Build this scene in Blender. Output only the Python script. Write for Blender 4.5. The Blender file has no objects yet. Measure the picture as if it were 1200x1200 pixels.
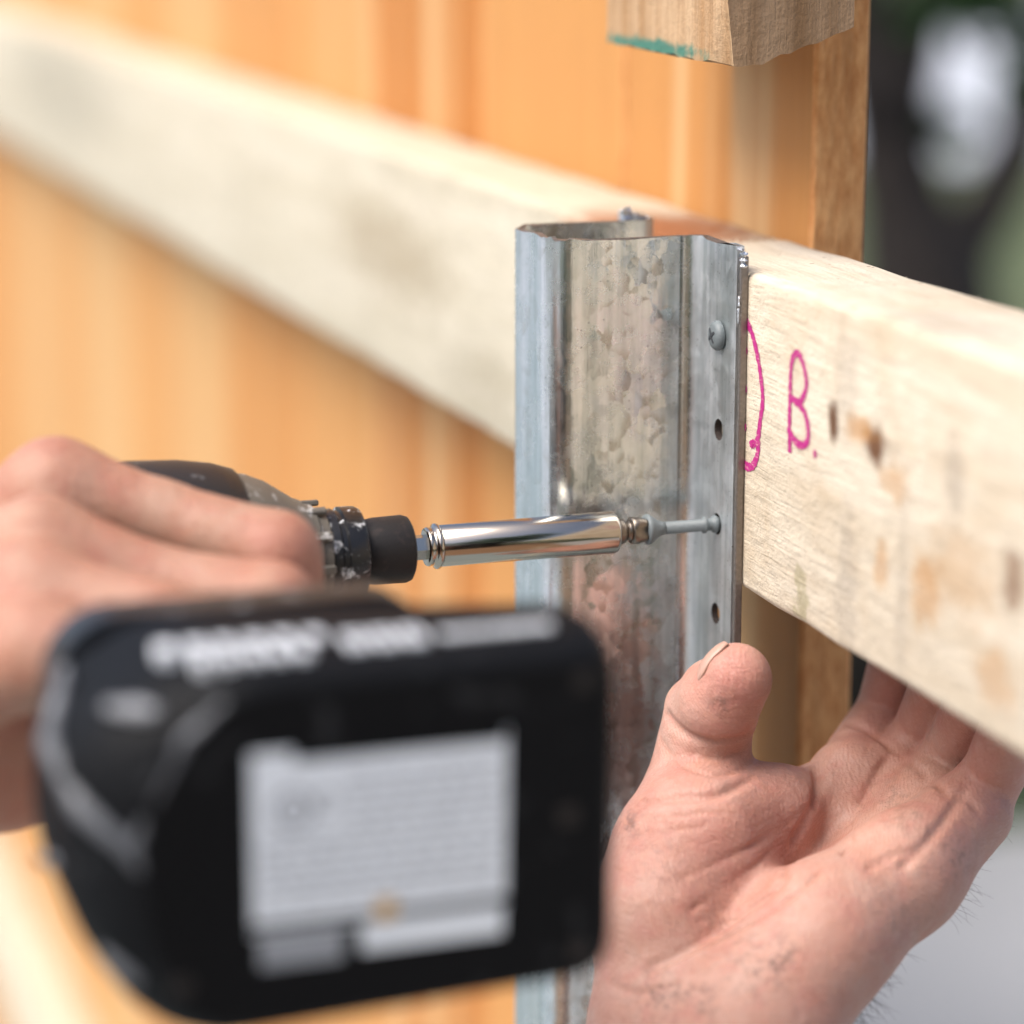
import bpy, bmesh, math, random
import numpy as np
from mathutils import Vector, Matrix

SC = bpy.context.scene
COL = SC.collection
R = math.radians
random.seed(7)

# ------------------------------------------------------------------ camera
cam_data = bpy.data.cameras.new('camera')
cam = bpy.data.objects.new('camera', cam_data)
COL.objects.link(cam)
cam.location = (-0.3026, -0.6981, 1.2986)
cam.rotation_euler = (R(90 - 13.095), 0, R(-18.5545))
cam_data.sensor_width = 36
cam_data.lens = 97.5
cam_data.clip_start = 0.02
cam_data.clip_end = 600
cam_data.dof.use_dof = True
cam_data.dof.focus_distance = 0.770
cam_data.dof.aperture_fstop = 4.3
SC.camera = cam

# ------------------------------------------------------------------ sky and sun
SUN_EL, SUN_AZ = 55, -98          # azimuth measured from +Y towards +X
world = bpy.data.worlds.new('World')
SC.world = world
world.use_nodes = True
wn = world.node_tree
wn.nodes.clear()
sky = wn.nodes.new('ShaderNodeTexSky')
sky.sky_type = 'NISHITA'
sky.sun_disc = False
sky.sun_elevation = R(SUN_EL)
sky.sun_rotation = R(SUN_AZ)
sky.air_density = 0.75
sky.dust_density = 3.5
sky.ozone_density = 0.8
bg = wn.nodes.new('ShaderNodeBackground')
bg.inputs['Strength'].default_value = 0.105
wo = wn.nodes.new('ShaderNodeOutputWorld')
wn.links.new(sky.outputs[0], bg.inputs[0])
wn.links.new(bg.outputs[0], wo.inputs[0])

sun_data = bpy.data.lights.new('sun', 'SUN')
sun_data.energy = 1.5
sun_data.angle = R(42)
sun_data.color = (1.0, 0.955, 0.89)
sun = bpy.data.objects.new('sun', sun_data)
COL.objects.link(sun)
sd = Vector((math.sin(R(SUN_AZ)) * math.cos(R(SUN_EL)), math.cos(R(SUN_AZ)) * math.cos(R(SUN_EL)), math.sin(R(SUN_EL))))
sun.rotation_euler = sd.to_track_quat('Z', 'Y').to_euler()
sun.location = (-4, 2, 6)

SC.view_settings.view_transform = 'Standard'
SC.view_settings.look = 'None'
SC.view_settings.gamma = 1
SC.view_settings.exposure = 1.45
SC.view_settings.use_curve_mapping = False
SC.cycles.use_denoising = True
SC.cycles.max_bounces = 8
SC.cycles.sample_clamp_indirect = 8

# ------------------------------------------------------------------ node helpers
class NT:
    def __init__(self, name):
        self.m = bpy.data.materials.new(name)
        self.m.use_nodes = True
        self.t = self.m.node_tree
        self.t.nodes.clear()
        self.out = self.t.nodes.new('ShaderNodeOutputMaterial')
        self.b = self.t.nodes.new('ShaderNodeBsdfPrincipled')
        self.t.links.new(self.b.outputs[0], self.out.inputs[0])
    def n(self, kind, props=None, **ins):
        nd = self.t.nodes.new('ShaderNode' + kind)
        for k, v in (props or {}).items():
            setattr(nd, k, v)
        for k, v in ins.items():
            key = int(k[1:]) if k[0] == 'i' and k[1:].isdigit() else k.replace('_', ' ')
            self.set(nd.inputs[key], v)
        return nd
    def set(self, sock, v):
        if isinstance(v, bpy.types.NodeSocket):
            self.t.links.new(v, sock)
        elif isinstance(v, bpy.types.Node):
            self.t.links.new(v.outputs[0], sock)
        else:
            sock.default_value = v
    def p(self, **ins):
        for k, v in ins.items():
            self.set(self.b.inputs[k.replace('_', ' ')], v)
    def coord(self, which='Object'):
        return self.n('TexCoord').outputs[which]
    def mapping(self, vec, scale=(1, 1, 1), loc=(0, 0, 0), rot=(0, 0, 0)):
        return self.n('Mapping', Vector=vec, Scale=scale, Location=loc, Rotation=rot).outputs[0]
    def noise(self, vec, scale, detail=4, rough=0.55, dist=0.0):
        return self.n('TexNoise', Vector=vec, Scale=scale, Detail=detail, Roughness=rough, Distortion=dist).outputs[0]
    def math(self, op, a, b=0.0, c=0.0, clamp=False):
        return self.n('Math', {'operation': op, 'use_clamp': clamp}, i0=a, i1=b, i2=c).outputs[0]
    def vmath(self, op, a, b=(0, 0, 0)):
        nd = self.n('VectorMath', {'operation': op}, i0=a)
        self.set(nd.inputs[3] if op == 'SCALE' else nd.inputs[1], b)
        return nd.outputs['Value'] if op in ('LENGTH', 'DOT_PRODUCT', 'DISTANCE') else nd.outputs['Vector']
    def ramp(self, fac, stops):
        nd = self.n('ValToRGB', Fac=fac)
        cr = nd.color_ramp
        while len(cr.elements) < len(stops):
            cr.elements.new(0.5)
        for e, (pos, c) in zip(cr.elements, stops):
            e.position = pos
            e.color = (c, c, c, 1) if isinstance(c, (int, float)) else (*c, 1)
        return nd.outputs[0]
    def mix(self, fac, a, b, blend='MIX'):
        nd = self.n('Mix', {'data_type': 'RGBA', 'blend_type': blend})
        self.set(nd.inputs[0], fac)
        for s, v in ((nd.inputs[6], a), (nd.inputs[7], b)):
            self.set(s, (*v, 1) if isinstance(v, tuple) and len(v) == 3 else v)
        return nd.outputs[2]
    def bump(self, h, strength=0.3, dist=0.001, normal=None):
        nd = self.n('Bump', Height=h, Strength=strength, Distance=dist)
        if normal is not None:
            self.set(nd.inputs['Normal'], normal)
        return nd.outputs[0]
    def spot(self, vec, centre, radii, wob=0.0, wscale=170, lo=0.4, hi=1.2):
        """mask: 1 inside an ellipsoid at centre (object space), fading out; wob makes its outline uneven"""
        v = self.vmath('SUBTRACT', vec, centre)
        v = self.vmath('DIVIDE', v, radii)
        d = self.vmath('LENGTH', v)
        if wob:
            d = self.math('ADD', d, self.math('MULTIPLY', self.math('SUBTRACT', self.noise(vec, wscale, 5, 0.65), 0.5), wob * 2.2))
        return self.n('MapRange', {'interpolation_type': 'SMOOTHSTEP'}, i0=d, i1=lo, i2=hi, i3=1.0, i4=0.0).outputs[0]

def plain(name, col, rough=0.5, metal=0.0, var=0.12, nscale=60, bump=0.0, bscale=300, spec=0.5, coat=0.0):
    t = NT(name)
    v = t.coord()
    f = t.noise(v, nscale, 5)
    t.p(Base_Color=t.mix(f, tuple(c * (1 - var) for c in col), tuple(min(1, c * (1 + var)) for c in col)),
        Roughness=t.math('ADD', rough - 0.08, t.math('MULTIPLY', f, 0.16)), Metallic=metal, Coat_Weight=coat)
    t.b.inputs['Specular IOR Level'].default_value = spec
    if bump:
        t.p(Normal=t.bump(t.noise(v, bscale, 4), bump, 0.0006))
    return t.m

# ------------------------------------------------------------------ mesh helpers
def link(name, me, mat=None, parent=None, smooth=False, label=None, cat=None, group=None, kind=None):
    o = bpy.data.objects.new(name, me)
    COL.objects.link(o)
    if mat is not None:
        me.materials.clear()
        me.materials.append(mat)
    if smooth:
        me.polygons.foreach_set('use_smooth', [True] * len(me.polygons))
    if parent is not None:
        o.parent = parent
    for k, v in (('label', label), ('category', cat), ('group', group), ('kind', kind)):
        if v:
            o[k] = v
    return o

def empty(name, loc, label, cat, group=None):
    o = bpy.data.objects.new(name, None)
    o.empty_display_size = 0.02
    COL.objects.link(o)
    o.location = loc
    o['label'] = label
    o['category'] = cat
    if group:
        o['group'] = group
    bpy.context.view_layer.update()
    return o

def adopt(parent, *obs):
    """parent world-space meshes to an object that stands elsewhere, keeping them in place"""
    bpy.context.view_layer.update()
    for o in obs:
        o.parent = parent
        o.matrix_parent_inverse = parent.matrix_world.inverted()

def mesh(name, verts, faces):
    me = bpy.data.meshes.new(name)
    me.from_pydata([tuple(v) for v in verts], [], [tuple(f) for f in faces])
    me.update()
    return me

def bm_mesh(name, bm):
    me = bpy.data.meshes.new(name)
    bmesh.ops.recalc_face_normals(bm, faces=bm.faces)
    bm.to_mesh(me)
    bm.free()
    return me

def box_mesh(name, lo, hi, bevel=0.0, segs=2, cuts=0, jitter=0.0, seed=0):
    bm = bmesh.new()
    bmesh.ops.create_cube(bm, size=1)
    for v in bm.verts:
        v.co = Vector([lo[i] + (v.co[i] + 0.5) * (hi[i] - lo[i]) for i in range(3)])
    if bevel:
        bmesh.ops.bevel(bm, geom=bm.edges[:], offset=bevel, segments=segs, affect='EDGES', profile=0.5)
    if cuts:
        ax = max(range(3), key=lambda i: hi[i] - lo[i])
        for k in range(1, cuts + 1):
            c = [0, 0, 0]
            c[ax] = lo[ax] + (hi[ax] - lo[ax]) * k / (cuts + 1)
            n = [0, 0, 0]
            n[ax] = 1
            bmesh.ops.bisect_plane(bm, geom=bm.verts[:] + bm.edges[:] + bm.faces[:], plane_co=c, plane_no=n)
        rr = random.Random(seed)
        key = {}
        for v in bm.verts:
            k = round(v.co[ax], 4)
            if k not in key:
                key[k] = [rr.uniform(-jitter, jitter) for _ in range(3)]
            for i in range(3):
                if i != ax:
                    v.co[i] += key[k][i]
    return bm_mesh(name, bm)

def lathe(name, prof, n=40, axis='x'):
    """prof: list of (position along axis, radius); closed with caps"""
    vs, fs = [], []
    for (x, r) in prof:
        for k in range(n):
            a = 2 * math.pi * k / n
            p = (x, r * math.cos(a), r * math.sin(a))
            vs.append(p if axis == 'x' else (p[1], p[2], p[0]))
    for i in range(len(prof) - 1):
        for k in range(n):
            a, b = i * n + k, i * n + (k + 1) % n
            fs.append((a, b, b + n, a + n))
    fs.append(tuple(range(n))[::-1])
    fs.append(tuple(range((len(prof) - 1) * n, len(prof) * n)))
    bm = bmesh.new()
    me = mesh(name, vs, fs)
    bm.from_mesh(me)
    bpy.data.meshes.remove(me)
    return bm_mesh(name, bm)

def shade_auto(o, deg=35):
    me = o.data
    me.polygons.foreach_set('use_smooth', [True] * len(me.polygons))
    bm = bmesh.new()
    bm.from_mesh(me)
    for e in bm.edges:
        e.smooth = len(e.link_faces) == 2 and e.calc_face_angle(0) < R(deg)
    bm.to_mesh(me)
    bm.free()
    return o

def rrect(cx, cy, w, h, r, n=6):
    """rounded rectangle outline, counter-clockwise"""
    pts = []
    for (sx, sy, a0) in ((1, 1, 0), (-1, 1, 90), (-1, -1, 180), (1, -1, 270)):
        for k in range(n + 1):
            a = R(a0 + 90 * k / n)
            pts.append((cx + sx * (w / 2 - r) + r * math.cos(a), cy + sy * (h / 2 - r) + r * math.sin(a)))
    return pts

def loft(name, sections):
    """sections: list of equal-length 3-D rings; capped"""
    n = len(sections[0])
    vs = [p for s in sections for p in s]
    fs = []
    for i in range(len(sections) - 1):
        for k in range(n):
            a, b = i * n + k, i * n + (k + 1) % n
            fs.append((a, b, b + n, a + n))
    fs.append(tuple(range(n))[::-1])
    fs.append(tuple(range((len(sections) - 1) * n, len(sections) * n)))
    bm = bmesh.new()
    me = mesh(name, vs, fs)
    bm.from_mesh(me)
    bpy.data.meshes.remove(me)
    return bm_mesh(name, bm)

def tube(name, pts, rad, n=6):
    """tube along a polyline; rad is a number or one per point"""
    pts = [Vector(p) for p in pts]
    rads = rad if isinstance(rad, (list, tuple)) else [rad] * len(pts)
    secs = []
    up = Vector((0.13, 0.31, 0.94))
    for i, p in enumerate(pts):
        d = (pts[min(i + 1, len(pts) - 1)] - pts[max(i - 1, 0)]).normalized()
        u = d.cross(up)
        if u.length < 0.05:
            u = d.cross(Vector((1, 0, 0)))
        u.normalize()
        w = d.cross(u)
        secs.append([p + (u * math.cos(2 * math.pi * k / n) + w * math.sin(2 * math.pi * k / n)) * rads[i] for k in range(n)])
    return loft(name, secs)

def join_meshes(name, mes):
    bm = bmesh.new()
    for m in mes:
        bm.from_mesh(m)
        bpy.data.meshes.remove(m)
    return bm_mesh(name, bm)
# ------------------------------------------------------------------ materials: setting
def ground_mat():
    t = NT('lawn')
    v = t.coord()
    a, b = t.noise(v, 1.3, 6), t.noise(v, 45, 5)
    c = t.mix(t.ramp(a, [(0.35, 0.0), (0.65, 1.0)]), (0.060, 0.095, 0.030), (0.13, 0.135, 0.065))
    t.p(Base_Color=t.mix(b, c, (0.045, 0.06, 0.02)), Roughness=0.9, Normal=t.bump(b, 0.6, 0.02))
    return t.m

def concrete_mat(name, c):
    t = NT(name)
    v = t.coord()
    a, b = t.noise(v, 2.2, 6), t.noise(v, 90, 4)
    col = t.mix(t.ramp(a, [(0.35, 0.0), (0.7, 1.0)]), tuple(x * 0.78 for x in c), c)
    t.p(Base_Color=t.mix(t.math('MULTIPLY', b, 0.35), col, tuple(x * 0.6 for x in c)), Roughness=0.85, Normal=t.bump(b, 0.4, 0.004))
    return t.m

def leaf_mat(name, c1, c2):
    t = NT(name)
    v = t.coord()
    t.p(Base_Color=t.mix(t.ramp(t.noise(v, 7, 3), [(0.3, 0.0), (0.7, 1.0)]), c1, c2), Roughness=0.45)
    tr = t.n('BsdfTranslucent', Color=(c2[0] * 1.5, c2[1] * 1.6, c2[2], 1))
    mx = t.n('MixShader', i0=0.3, i1=t.b.outputs[0], i2=tr.outputs[0])
    t.set(t.out.inputs[0], mx.outputs[0])
    return t.m

def bark_mat():
    t = NT('bark')
    v = t.mapping(t.coord(), (1, 1, 0.25))
    f = t.noise(v, 40, 6, 0.65)
    t.p(Base_Color=t.mix(f, (0.005, 0.0035, 0.003), (0.020, 0.014, 0.012)), Roughness=0.9, Normal=t.bump(f, 0.9, 0.012))
    return t.m

M_LAWN = ground_mat()
M_CONC = concrete_mat('concrete', (0.45, 0.445, 0.435))
M_WARM_GROUND = concrete_mat('added_brown_ground', (0.27, 0.15, 0.075))
M_PATIO = concrete_mat('blue_grey_paving', (0.27, 0.33, 0.34))
M_DRIVE = concrete_mat('pale_concrete', (0.50, 0.52, 0.55))
M_BARK = bark_mat()
M_LEAF = leaf_mat('leaf', (0.020, 0.055, 0.022), (0.050, 0.110, 0.035))
M_LEAF2 = leaf_mat('leaf_light', (0.045, 0.085, 0.022), (0.095, 0.14, 0.04))

# ------------------------------------------------------------------ the setting
def sheet(name, x0, y0, x1, y1, z, mat, n=1, kind='structure'):
    vs, fs = [], []
    for j in range(n + 1):
        for i in range(n + 1):
            vs.append((x0 + (x1 - x0) * i / n, y0 + (y1 - y0) * j / n, z))
    for j in range(n):
        for i in range(n):
            a = j * (n + 1) + i
            fs.append((a, a + 1, a + n + 2, a + n + 1))
    return link(name, mesh(name, vs, fs), mat, kind=kind)

sheet('ground', -250, -250, 250, 250, 0.0, M_LAWN)
sheet('pavement', 0.42, -3.2, 7.5, 2.52, 0.004, M_CONC)
sheet('patio', -2.8, -1.0, 0.40, 12.0, 0.004, M_PATIO)
sheet('courtyard', -9.0, -6.0, -2.804, 12.0, 0.004, M_DRIVE)
sheet('added_warm_ground', -2.4, -7.5, 0.40, -1.004, 0.004, M_WARM_GROUND)  # added, unseen: warm brown ground for the polished steel to reflect
sheet('driveway', 2.5, 10.6, 17.5, 24.0, 0.004, M_DRIVE)

def leaf_cloud(name, blobs, count, size, seed, mat, parent):
    """many small folded leaves spread through ellipsoid clumps"""
    rr = random.Random(seed)
    vs, fs = [], []
    tot = sum(b[3] for b in blobs)
    for (cx, cy, cz, r, sq) in blobs:
        for _ in range(int(count * r / tot)):
            d = Vector((rr.gauss(0, 1), rr.gauss(0, 1), rr.gauss(0, 1))).normalized() * r * rr.random() ** 0.45
            p = Vector((cx + d.x, cy + d.y, cz + d.z * sq))
            a = Vector((rr.gauss(0, 1), rr.gauss(0, 1), rr.gauss(0, 0.6) - 0.3)).normalized()
            b = a.cross(Vector((rr.gauss(0, 1), rr.gauss(0, 1), rr.gauss(0, 1)))).normalized()
            s = size * rr.uniform(0.6, 1.3)
            nrm = a.cross(b) * s * 0.12
            i = len(vs)
            vs += [p, p + a * s * 0.5 + b * s * 0.27 + nrm, p + a * s, p + a * s * 0.5 - b * s * 0.27 + nrm]
            fs += [(i, i + 1, i + 2), (i, i + 2, i + 3)]
    return link(name, mesh(name, vs, fs), mat, parent)

def tree(loc, limbs, blobs, count, size, seed, label, leaf=None, group=None):
    root = empty('tree', loc, label, 'tree', group)
    link('trunk', join_meshes('trunk', [tube('limb', p, r, 10) for p, r in limbs]), M_BARK, root, smooth=True)
    leaf_cloud('crown', blobs, count, size, seed, leaf or M_LEAF, root)
    return root

# the forked tree that shows past the end of the palings
tree((1.47, 2.78, 0),
     [([(0, 0, 0), (-0.01, -0.02, 0.35), (0.005, -0.01, 0.649), (0.012, 0.01, 0.742), (-0.010, 0.035, 0.824), (-0.022, 0.06, 0.906), (0.0, 0.08, 1.011), (0.04, 0.095, 1.116), (0.08, 0.11, 1.25), (0.13, 0.12, 2.1)],
       [0.125, 0.115, 0.110, 0.096, 0.074, 0.068, 0.050, 0.036, 0.026, 0.012]),
      ([(0.0, 0, 0.60), (0.016, 0.0, 0.719), (0.051, 0.0, 0.766), (0.104, 0.0, 0.836), (0.163, 0.01, 0.941), (0.237, 0.02, 1.093), (0.33, 0.05, 1.5), (0.38, 0.1, 2.2)],
       [0.08, 0.070, 0.052, 0.044, 0.040, 0.036, 0.028, 0.014]),
      ([(-0.022, 0.06, 0.906), (-0.034, 0.09, 1.011), (-0.048, 0.12, 1.116), (-0.14, 0.15, 1.6), (-0.2, 0.2, 2.2)], [0.062, 0.055, 0.045, 0.030, 0.012])],
     [(0.178, 0.03, 1.03, 0.036, 1.2), (0.062, 0.08, 1.125, 0.035, 0.6), (0.145, 0.04, 1.11, 0.03, 0.8), (0.03, 0.06, 0.96, 0.012, 1.0), (0.20, 0, 1.26, 0.12, 0.6), (-0.3, 0, 2.2, 0.6, 0.8), (0.4, 0.2, 2.3, 0.75, 0.8), (0.1, 0.5, 2.7, 0.7, 0.8), (0.0, -0.5, 2.4, 0.6, 0.7)],
     5200, 0.075, 3, 'low forked tree with dark bark beyond the end of the fence palings')

# garden trees and shrubs standing away from the fence on the builder's side
rt = random.Random(21)
def garden_tree(x, y, h, w, seed, label):
    rr = random.Random(seed)
    limbs = [([(0, 0, 0), (0.05, 0, h * 0.3), (0, 0.05, h * 0.75)], [0.16, 0.12, 0.04])]
    for k in range(4):
        a = k * 1.57 + rr.uniform(0, 1)
        limbs.append(([(0.03, 0, h * 0.28), (math.cos(a) * w * 0.3, math.sin(a) * w * 0.3, h * 0.5), (math.cos(a) * w * 0.55, math.sin(a) * w * 0.55, h * 0.72)], [0.09, 0.06, 0.02]))
    blobs = [(rr.uniform(-w, w) * 0.6, rr.uniform(-w, w) * 0.6, h * rr.uniform(0.42, 0.92), w * rr.uniform(0.3, 0.5), 0.8) for _ in range(11)]
    tree((x, y, 0), limbs, blobs, 3600, 0.24, seed, label)
garden_tree(-11.5, -3.5, 3.6, 1.9, 31, 'broad dark green garden tree opposite the fence, by the rounded shrub')
garden_tree(-4.4, -8.2, 4.6, 2.3, 33, 'tall dark green tree behind the added brown ground, away from the fence')
garden_tree(-0.9, -5.4, 4.2, 2.3, 34, 'wide dark green tree behind the added brown ground, in line with the fence')
garden_tree(3.2, -8.4, 4.8, 2.4, 35, 'tall green tree on the lawn beside the added brown ground')
garden_tree(-12.5, 5.4, 4.1, 2.0, 32, 'tall dark green garden tree opposite the fence, far from the shrub')

def shrub(name, loc, blobs, count, size, seed, label, leaf):
    root = empty(name, loc, label, 'shrub')
    link('stem', join_meshes('stem', [tube('s', [(0, 0, 0), (b[0] * 0.5, b[1] * 0.5, b[2] * 0.5), (b[0], b[1], b[2])], [0.03, 0.02, 0.008], 6) for b in blobs[:5]]), M_BARK, root)
    leaf_cloud('foliage', blobs, count, size, seed, leaf, root)

shrub('shrub', (-9.4, 0.6, 0), [(rt.uniform(-.6, .6), rt.uniform(-1.0, 1.0), rt.uniform(.3, 1.2), .5, .9) for _ in range(9)], 2600, 0.13, 41,
      'rounded green shrub opposite the fence between two garden trees', M_LEAF2)
shrub('shrub', (5.6, 27.5, 0), [(rt.uniform(-2.2, 2.2), rt.uniform(-.7, .7), rt.uniform(.4, 1.8), .8, .9) for _ in range(12)], 3000, 0.22, 42,
      'dark shrub at the far side of the pale driveway', M_LEAF)
shrub('shrub', (12.0, 27.0, 0), [(rt.uniform(-2.2, 2.2), rt.uniform(-.7, .7), rt.uniform(.4, 2.0), .8, .9) for _ in range(12)], 3000, 0.22, 43,
      'light green shrub at the far side of the pale driveway', M_LEAF2)
# ------------------------------------------------------------------ wood
def pine_mat(name, light, mid, stain, grain_axis, spots=(), specks=True, end=False):
    """sawn pine: grain stretched along one axis, blotches, small specks"""
    t = NT(name)
    v = t.coord()
    rnd = t.n('ObjectInfo').outputs['Random']
    vo = t.vmath('ADD', v, t.vmath('SCALE', t.n('CombineXYZ', i0=rnd, i1=rnd, i2=rnd).outputs[0], 3.7))
    sc = [1.0, 1.0, 1.0]
    sc[grain_axis] = 0.06
    g = t.mapping(vo, tuple(sc))
    warp = t.noise(t.mapping(vo, tuple(0.4 if i == grain_axis else 1 for i in range(3))), 14, 3)
    g = t.vmath('ADD', g, t.vmath('SCALE', t.n('CombineXYZ', i0=warp, i1=warp, i2=warp).outputs[0], 0.012))
    band = t.noise(g, 120, 3, 0.6)
    fib = t.noise(g, 900, 4, 0.7)
    col = t.mix(t.ramp(band, [(0.36, 0.0), (0.62, 1.0)]), light, mid)
    col = t.mix(t.math('MULTIPLY', t.ramp(fib, [(0.45, 0.0), (0.70, 1.0)]), 0.6), col, tuple(c * 0.70 for c in mid))
    blot = t.ramp(t.noise(vo, 26, 5, 0.6, 0.4), [(0.52, 0.0), (0.72, 1.0)])
    col = t.mix(t.math('MULTIPLY', blot, 0.45), col, stain)
    dirt = t.ramp(t.noise(t.mapping(vo, tuple(0.35 if i == grain_axis else 1 for i in range(3))), 75, 6, 0.7), [(0.58, 0.0), (0.78, 1.0)])
    col = t.mix(t.math('MULTIPLY', dirt, 0.35), col, (0.20, 0.15, 0.11))
    if specks:
        vor = t.n('TexVoronoi', Vector=vo, Scale=230)
        pick = t.math('GREATER_THAN', t.vmath('DOT_PRODUCT', vor.outputs['Color'], (1, 0, 0)), 0.86)
        dot = t.math('MULTIPLY', t.math('LESS_THAN', vor.outputs['Distance'], 0.16), pick)
        col = t.mix(t.math('MULTIPLY', dot, 0.75), col, (0.10, 0.06, 0.04))
    for (c, r, colr, amt, wob) in spots:
        col = t.mix(t.math('MULTIPLY', t.spot(v, c, r, wob), amt), col, colr)
    if end:                                   # shade painted in: the face towards the fence's open end is coloured browner
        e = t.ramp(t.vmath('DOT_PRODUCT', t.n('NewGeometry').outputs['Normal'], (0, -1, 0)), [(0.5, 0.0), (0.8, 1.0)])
        shade_col = t.mix(t.ramp(band, [(0.4, 0.0), (0.65, 1.0)]), (0.30, 0.195, 0.115), (0.19, 0.11, 0.055))
        col = t.mix(t.math('MULTIPLY', e, 0.85), col, shade_col)
    hgt = t.math('ADD', t.math('MULTIPLY', fib, 0.6), t.math('ADD', t.math('MULTIPLY', t.noise(vo, 700, 3, 0.7), 0.5), t.math('MULTIPLY', t.noise(vo, 160, 3, 0.6), 1.2)))
    t.p(Base_Color=col, Roughness=0.75, Normal=t.bump(hgt, 0.75, 0.0010))
    t.b.inputs['Specular IOR Level'].default_value = 0.25
    return t.m

BROWN, RUST, GREYB = (0.16, 0.075, 0.035), (0.42, 0.21, 0.07), (0.30, 0.25, 0.20)
M_RAIL = pine_mat('sawn_pine', (0.63, 0.555, 0.44), (0.545, 0.46, 0.345), (0.42, 0.305, 0.185), 1, [
    ((0, -0.0575, 1.159), (0.02, 0.0036, 0.0065), (0.11, 0.05, 0.022), 1.0, 0.55),
    ((0, -0.082, 1.1575), (0.02, 0.0075, 0.0060), (0.13, 0.06, 0.028), 1.0, 0.6),
    ((0, -0.073, 1.160), (0.02, 0.010, 0.0045), RUST, 0.7, 0.9),
    ((0, -0.094, 1.150), (0.02, 0.008, 0.0060), RUST, 0.5, 1.1),
    ((0, -0.064, 1.170), (0.02, 0.009, 0.016), GREYB, 0.32, 1.2),
    ((0, -0.068, 1.118), (0.02, 0.008, 0.022), GREYB, 0.40, 1.3),
    ((0, -0.040, 1.108), (0.02, 0.005, 0.008), (0.25, 0.22, 0.10), 0.55, 1.5),
    ((0, -0.100, 1.125), (0.02, 0.004, 0.03), GREYB, 0.35, 1.3),
    ((0, -0.130, 1.135), (0.02, 0.02, 0.012), RUST, 0.30, 1.3),
    ((0, -0.155, 1.14), (0.02, 0.006, 0.010), BROWN, 0.7, 1.0),
    ((0, -0.112, 1.128), (0.02, 0.010, 0.010), RUST, 0.55, 1.2),
    ((0, -0.088, 1.128), (0.02, 0.005, 0.007), RUST, 0.5, 1.2),
    ((0, -0.125, 1.158), (0.02, 0.006, 0.012), GREYB, 0.5, 1.2),
    ((0, -0.148, 1.115), (0.02, 0.012, 0.008), RUST, 0.45, 1.2),
    ((0.01, -0.10, 1.19), (0.012, 0.03, 0.004), GREYB, 0.4, 1.2)])
M_RAIL2 = pine_mat('weathered_pine', (0.555, 0.505, 0.40), (0.48, 0.43, 0.325), (0.34, 0.295, 0.215), 1, [
    ((0, 0.100, 1.186), (0.06, 0.056, 0.016), (0.27, 0.105, 0.042), 1.0, 0.35),
    ((0, 0.36, 1.150), (0.03, 0.09, 0.022), (0.27, 0.21, 0.13), 0.55, 1.2),
    ((0, 1.15, 1.160), (0.03, 0.24, 0.04), (0.25, 0.23, 0.18), 0.5, 1.2),
    ((0, 0.24, 1.115), (0.03, 0.05, 0.018), (0.28, 0.24, 0.17), 0.4, 1.3)])
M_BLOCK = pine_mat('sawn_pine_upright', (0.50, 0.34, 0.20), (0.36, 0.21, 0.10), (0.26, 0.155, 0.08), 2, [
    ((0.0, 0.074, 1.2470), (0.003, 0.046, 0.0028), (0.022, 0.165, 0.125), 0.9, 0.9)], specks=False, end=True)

def paling_mat():
    t = NT('cedar')
    v = t.coord()
    rnd = t.n('ObjectInfo').outputs['Random']
    vo = t.vmath('ADD', v, t.vmath('SCALE', t.n('CombineXYZ', i0=rnd, i1=rnd, i2=rnd).outputs[0], 5.3))
    g = t.mapping(vo, (1, 1, 0.035))
    broad = t.noise(g, 22, 2, 0.5)
    band = t.noise(g, 95, 3, 0.6)
    fib = t.noise(g, 700, 4, 0.7)
    tone = t.ramp(t.n('Attribute', {'attribute_type': 'OBJECT', 'attribute_name': 'tone'}).outputs['Fac'], [(0.0, (0.52, 0.33, 0.15)), (0.45, (0.50, 0.245, 0.078)), (1.0, (0.40, 0.15, 0.032))])
    pale = t.mix(0.0, (0.54, 0.33, 0.15), (1, 1, 1))
    col = t.mix(t.ramp(broad, [(0.57, 0.0), (0.70, 1.0)]), tone, pale)
    col = t.mix(t.math('MULTIPLY', t.ramp(band, [(0.42, 0.0), (0.70, 1.0)]), 0.35), col, (0.38, 0.165, 0.045))
    col = t.mix(t.math('MULTIPLY', t.ramp(fib, [(0.5, 0.0), (0.8, 1.0)]), 0.3), col, (0.28, 0.11, 0.035))
    # sawn edges: coarser grain, their colour brightened to make up for weak light
    nrm = t.n('NewGeometry').outputs['Normal']
    edge = t.ramp(t.math('ABSOLUTE', t.vmath('DOT_PRODUCT', nrm, (0, 1, 0))), [(0.35, 0.0), (0.7, 1.0)])
    rough_grain = t.noise(t.mapping(vo, (1, 1, 0.3)), 330, 4, 0.7)
    ecol = t.mix(t.ramp(rough_grain, [(0.35, 0.0), (0.7, 1.0)]), (0.55, 0.23, 0.075), (0.82, 0.44, 0.18))
    ecol = t.mix(t.ramp(t.noise(t.mapping(vo, (1, 1, 0.08)), 160, 3), [(0.5, 0.0), (0.7, 0.45)]), ecol, (0.36, 0.15, 0.05))
    col = t.mix(edge, col, ecol)
    hgt = t.math('ADD', t.math('MULTIPLY', fib, 0.7), t.math('MULTIPLY', rough_grain, t.math('ADD', 0.3, t.math('MULTIPLY', edge, 2.6))))
    t.p(Base_Color=col, Roughness=0.7, Normal=t.bump(hgt, 0.6, 0.0009))
    t.b.inputs['Specular IOR Level'].default_value = 0.25
    return t.m
M_PALING = paling_mat()
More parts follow.
